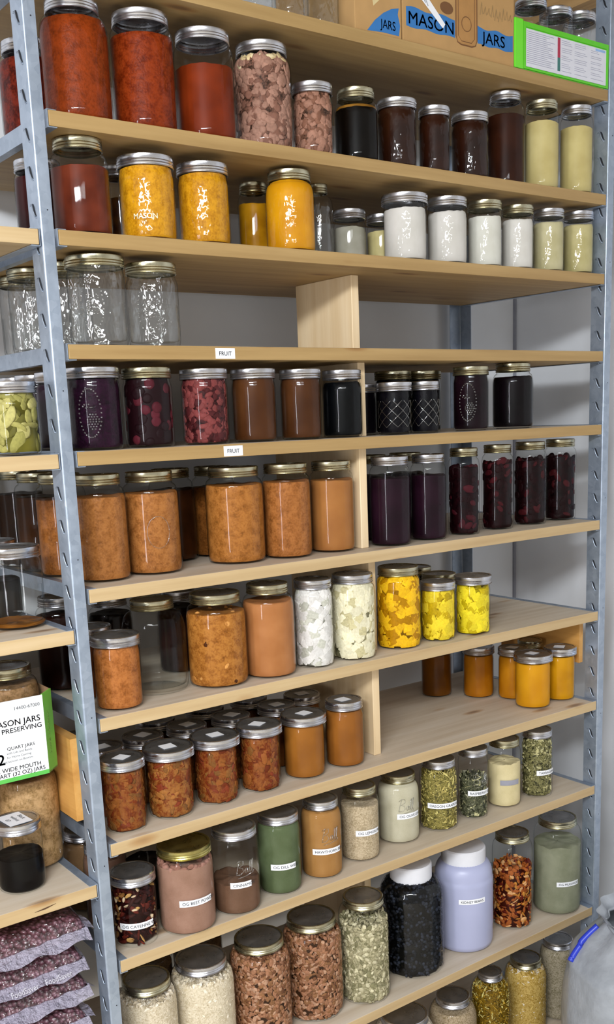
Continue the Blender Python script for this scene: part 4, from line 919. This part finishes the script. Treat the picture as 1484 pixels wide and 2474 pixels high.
def vac_bag(i, x1, z0, th, tilt, yf_, label, txt=True):
    w, dp = 0.24, 0.26; cz = z0+th/2
    t = thing('vacuum_sealed_bag', label, 'bag', (x1-w/2, yf_+dp/2, cz), 'stacked vacuum-sealed bags')
    nx, ny = 44, 40; V = []; F = []
    for s in (1, -1):
        for j in range(ny+1):
            for k in range(nx+1):
                u, w_ = k/nx*2-1, j/ny*2-1
                e = (max(0, 1-abs(u)**6)*max(0, 1-abs(w_)**6))**0.42
                nn = noise.noise(Vector((u*7+i*5, w_*7, s*3.0)))*0.0035+noise.noise(Vector((u*22+i*3, w_*22, s*9.0)))*0.0014
                rx = u*w/2*(1-0.03*(1-e)); ry = w_*dp/2
                V.append((rx+noise.noise(Vector((w_*5, i, u)))*0.003, ry+noise.noise(Vector((u*5, i*2, 3)))*0.004, s*(th*0.49*e)+nn*e+tilt*rx))
    def gi(s, j, k): return s*(nx+1)*(ny+1)+j*(nx+1)+k
    for j in range(ny):
        for k in range(nx):
            F.append((gi(0, j, k), gi(0, j, k+1), gi(0, j+1, k+1), gi(0, j+1, k))); F.append((gi(1, j, k), gi(1, j+1, k), gi(1, j+1, k+1), gi(1, j, k+1)))
    body = mesh_obj('bean_filling', V, F, BEANM, t, True)
    # crinkled film edge sticking out at the front and the side
    for nm, fn in (('front_seal', lambda a, q: ((a-0.5)*w, -dp/2-q*0.020+0.004, tilt*(a-0.5)*w-q*0.016+0.0035*math.sin(a*23+i)*q)),
                   ('side_seal', lambda a, q: (w/2+q*0.015-0.004, (a-0.5)*dp, tilt*w/2-q*0.010*(1+0.6*math.sin(i*1.7))+0.003*math.sin(a*19+i*2)*q))):
        V = []; F = []; na, nq = 50, 5
        for s in (0, 0.0006):
            for a in range(na+1):
                for q_ in range(nq+1):
                    p = fn(a/na, q_/nq); V.append((p[0], p[1], p[2]+s+noise.noise(Vector((a*0.4, q_*0.9, i*7.0)))*0.002))
        st = (na+1)*(nq+1)
        for s in (0, st):
            for a in range(na):
                for q_ in range(nq): F.append((s+a*(nq+1)+q_, s+a*(nq+1)+q_+1, s+(a+1)*(nq+1)+q_+1, s+(a+1)*(nq+1)+q_))
        mesh_obj(nm, V, F, FILM, t, True)
    if txt:
        for q, xo in enumerate((0.068, 0.012)):
            letters('lettering', 'FoodSaver', 0.0105, lambda u, v: (xo+u, -dp/2-0.0185+v*1.1, -0.0125+v*0.85+tilt*(xo+u)), plain('film_print', 'f4f2f8', 0.4), body, 'c', 0.006)
BAGL = ['vacuum-sealed bag at the picture bottom, under the rest of the pile', 'vacuum-sealed bag of dark beans low in the pile, sixth from the top', 'vacuum-sealed bag of dark beans, fifth from the top of the pile',
        'vacuum-sealed bag of dark beans in the middle of the pile, fourth from top', 'vacuum-sealed bag of purple-brown beans, third from the top of the pile', 'thick vacuum-sealed bag of dark red beans, second from top of pile', 'topmost vacuum-sealed bag, tucked tight under the side rack board']
zc = AZ['A6']+0.062
bz = AZ['A6']+0.0015
ths = [0.046, 0.046, 0.046, 0.048, 0.048, 0.052, 0.056]; xrr = [-0.052, -0.060, -0.048, -0.056, -0.046, -0.052, -0.045]; tl_ = [0.02, 0.05, 0.0, 0.04, 0.02, 0.05, 0.06]
for i in range(7):
    vac_bag(i, xrr[i], bz, ths[i], tl_[i]*0.6, 0.016+0.006*((i*5) % 3), BAGL[i]+'', i in (1, 3, 5)); bz += ths[i]+0.0012

# ------------------------------------------------------------------ white plastic sack on the floor
m, nt, b = newmat('white_sack_film'); v = coords(nt); n1 = noise_tex(nt, v, 14, 4, 0.6)
nt.links.new(ramp(nt, n1, [(0.3, rgb('8d9299')), (0.7, rgb('a9aeb6'))]), b.inputs['Base Color']); b.inputs['Roughness'].default_value = 0.35; bump(nt, b, n1, 0.5, 0.01)
sk = thing('plastic_sack', 'tied white plastic sack with a blue drawstring on the floor', 'bag', (1.118, -0.240, 0.0005)); SH = 0.488
def sack_r(a, z):
    t = z/SH
    if t < 0.76: base = 0.186*(0.86+0.14*math.sin(PI*min(1, t/0.76)*0.75+0.2))
    elif t < 0.93: base = 0.180-(0.180-0.104)*((t-0.76)/0.17)**1.15
    elif t < 0.955: base = 0.104-0.010*((t-0.93)/0.025)
    else: base = 0.094+0.022*((t-0.955)/0.045)
    return base*(1+0.018*math.sin(a*11+z*14)*(2.2 if t > 0.85 else 0.5)+0.04*noise.noise(Vector((math.cos(a)*1.6, math.sin(a)*1.6, z*7))))
mb = MB(); zs = [0.0]+[SH*i/40 for i in range(1, 41)]
mb.lathe([(0.001, 0.0)]+[(1.0, q) for q in zs], 80, rfun=lambda r, z, k, i: 0.001 if i == 0 else sack_r(2*PI*k/80, z)*(0.86 if i == 1 else 1))
mb.build('sack_body', m, sk, True)
st = MB(); n = 40
pts = []
for i in range(n+1):
    a = math.radians(134+12*i/n); z_ = 0.450-0.066*i/n; rr = sack_r(a, z_)+0.004
    pts.append((rr*math.cos(a), rr*math.sin(a), z_))
st.tube(pts, 0.007, 8); st.build('blue_drawstring', plain('blue_film', '2c3fc0', 0.35), sk, True)
MB().tube([(sack_r(a, 0.462)*math.cos(a)*1.01, sack_r(a, 0.462)*math.sin(a)*1.01, 0.462) for a in (2*PI*i/24 for i in range(25))], 0.004, 6).build('knot', m, sk, True)
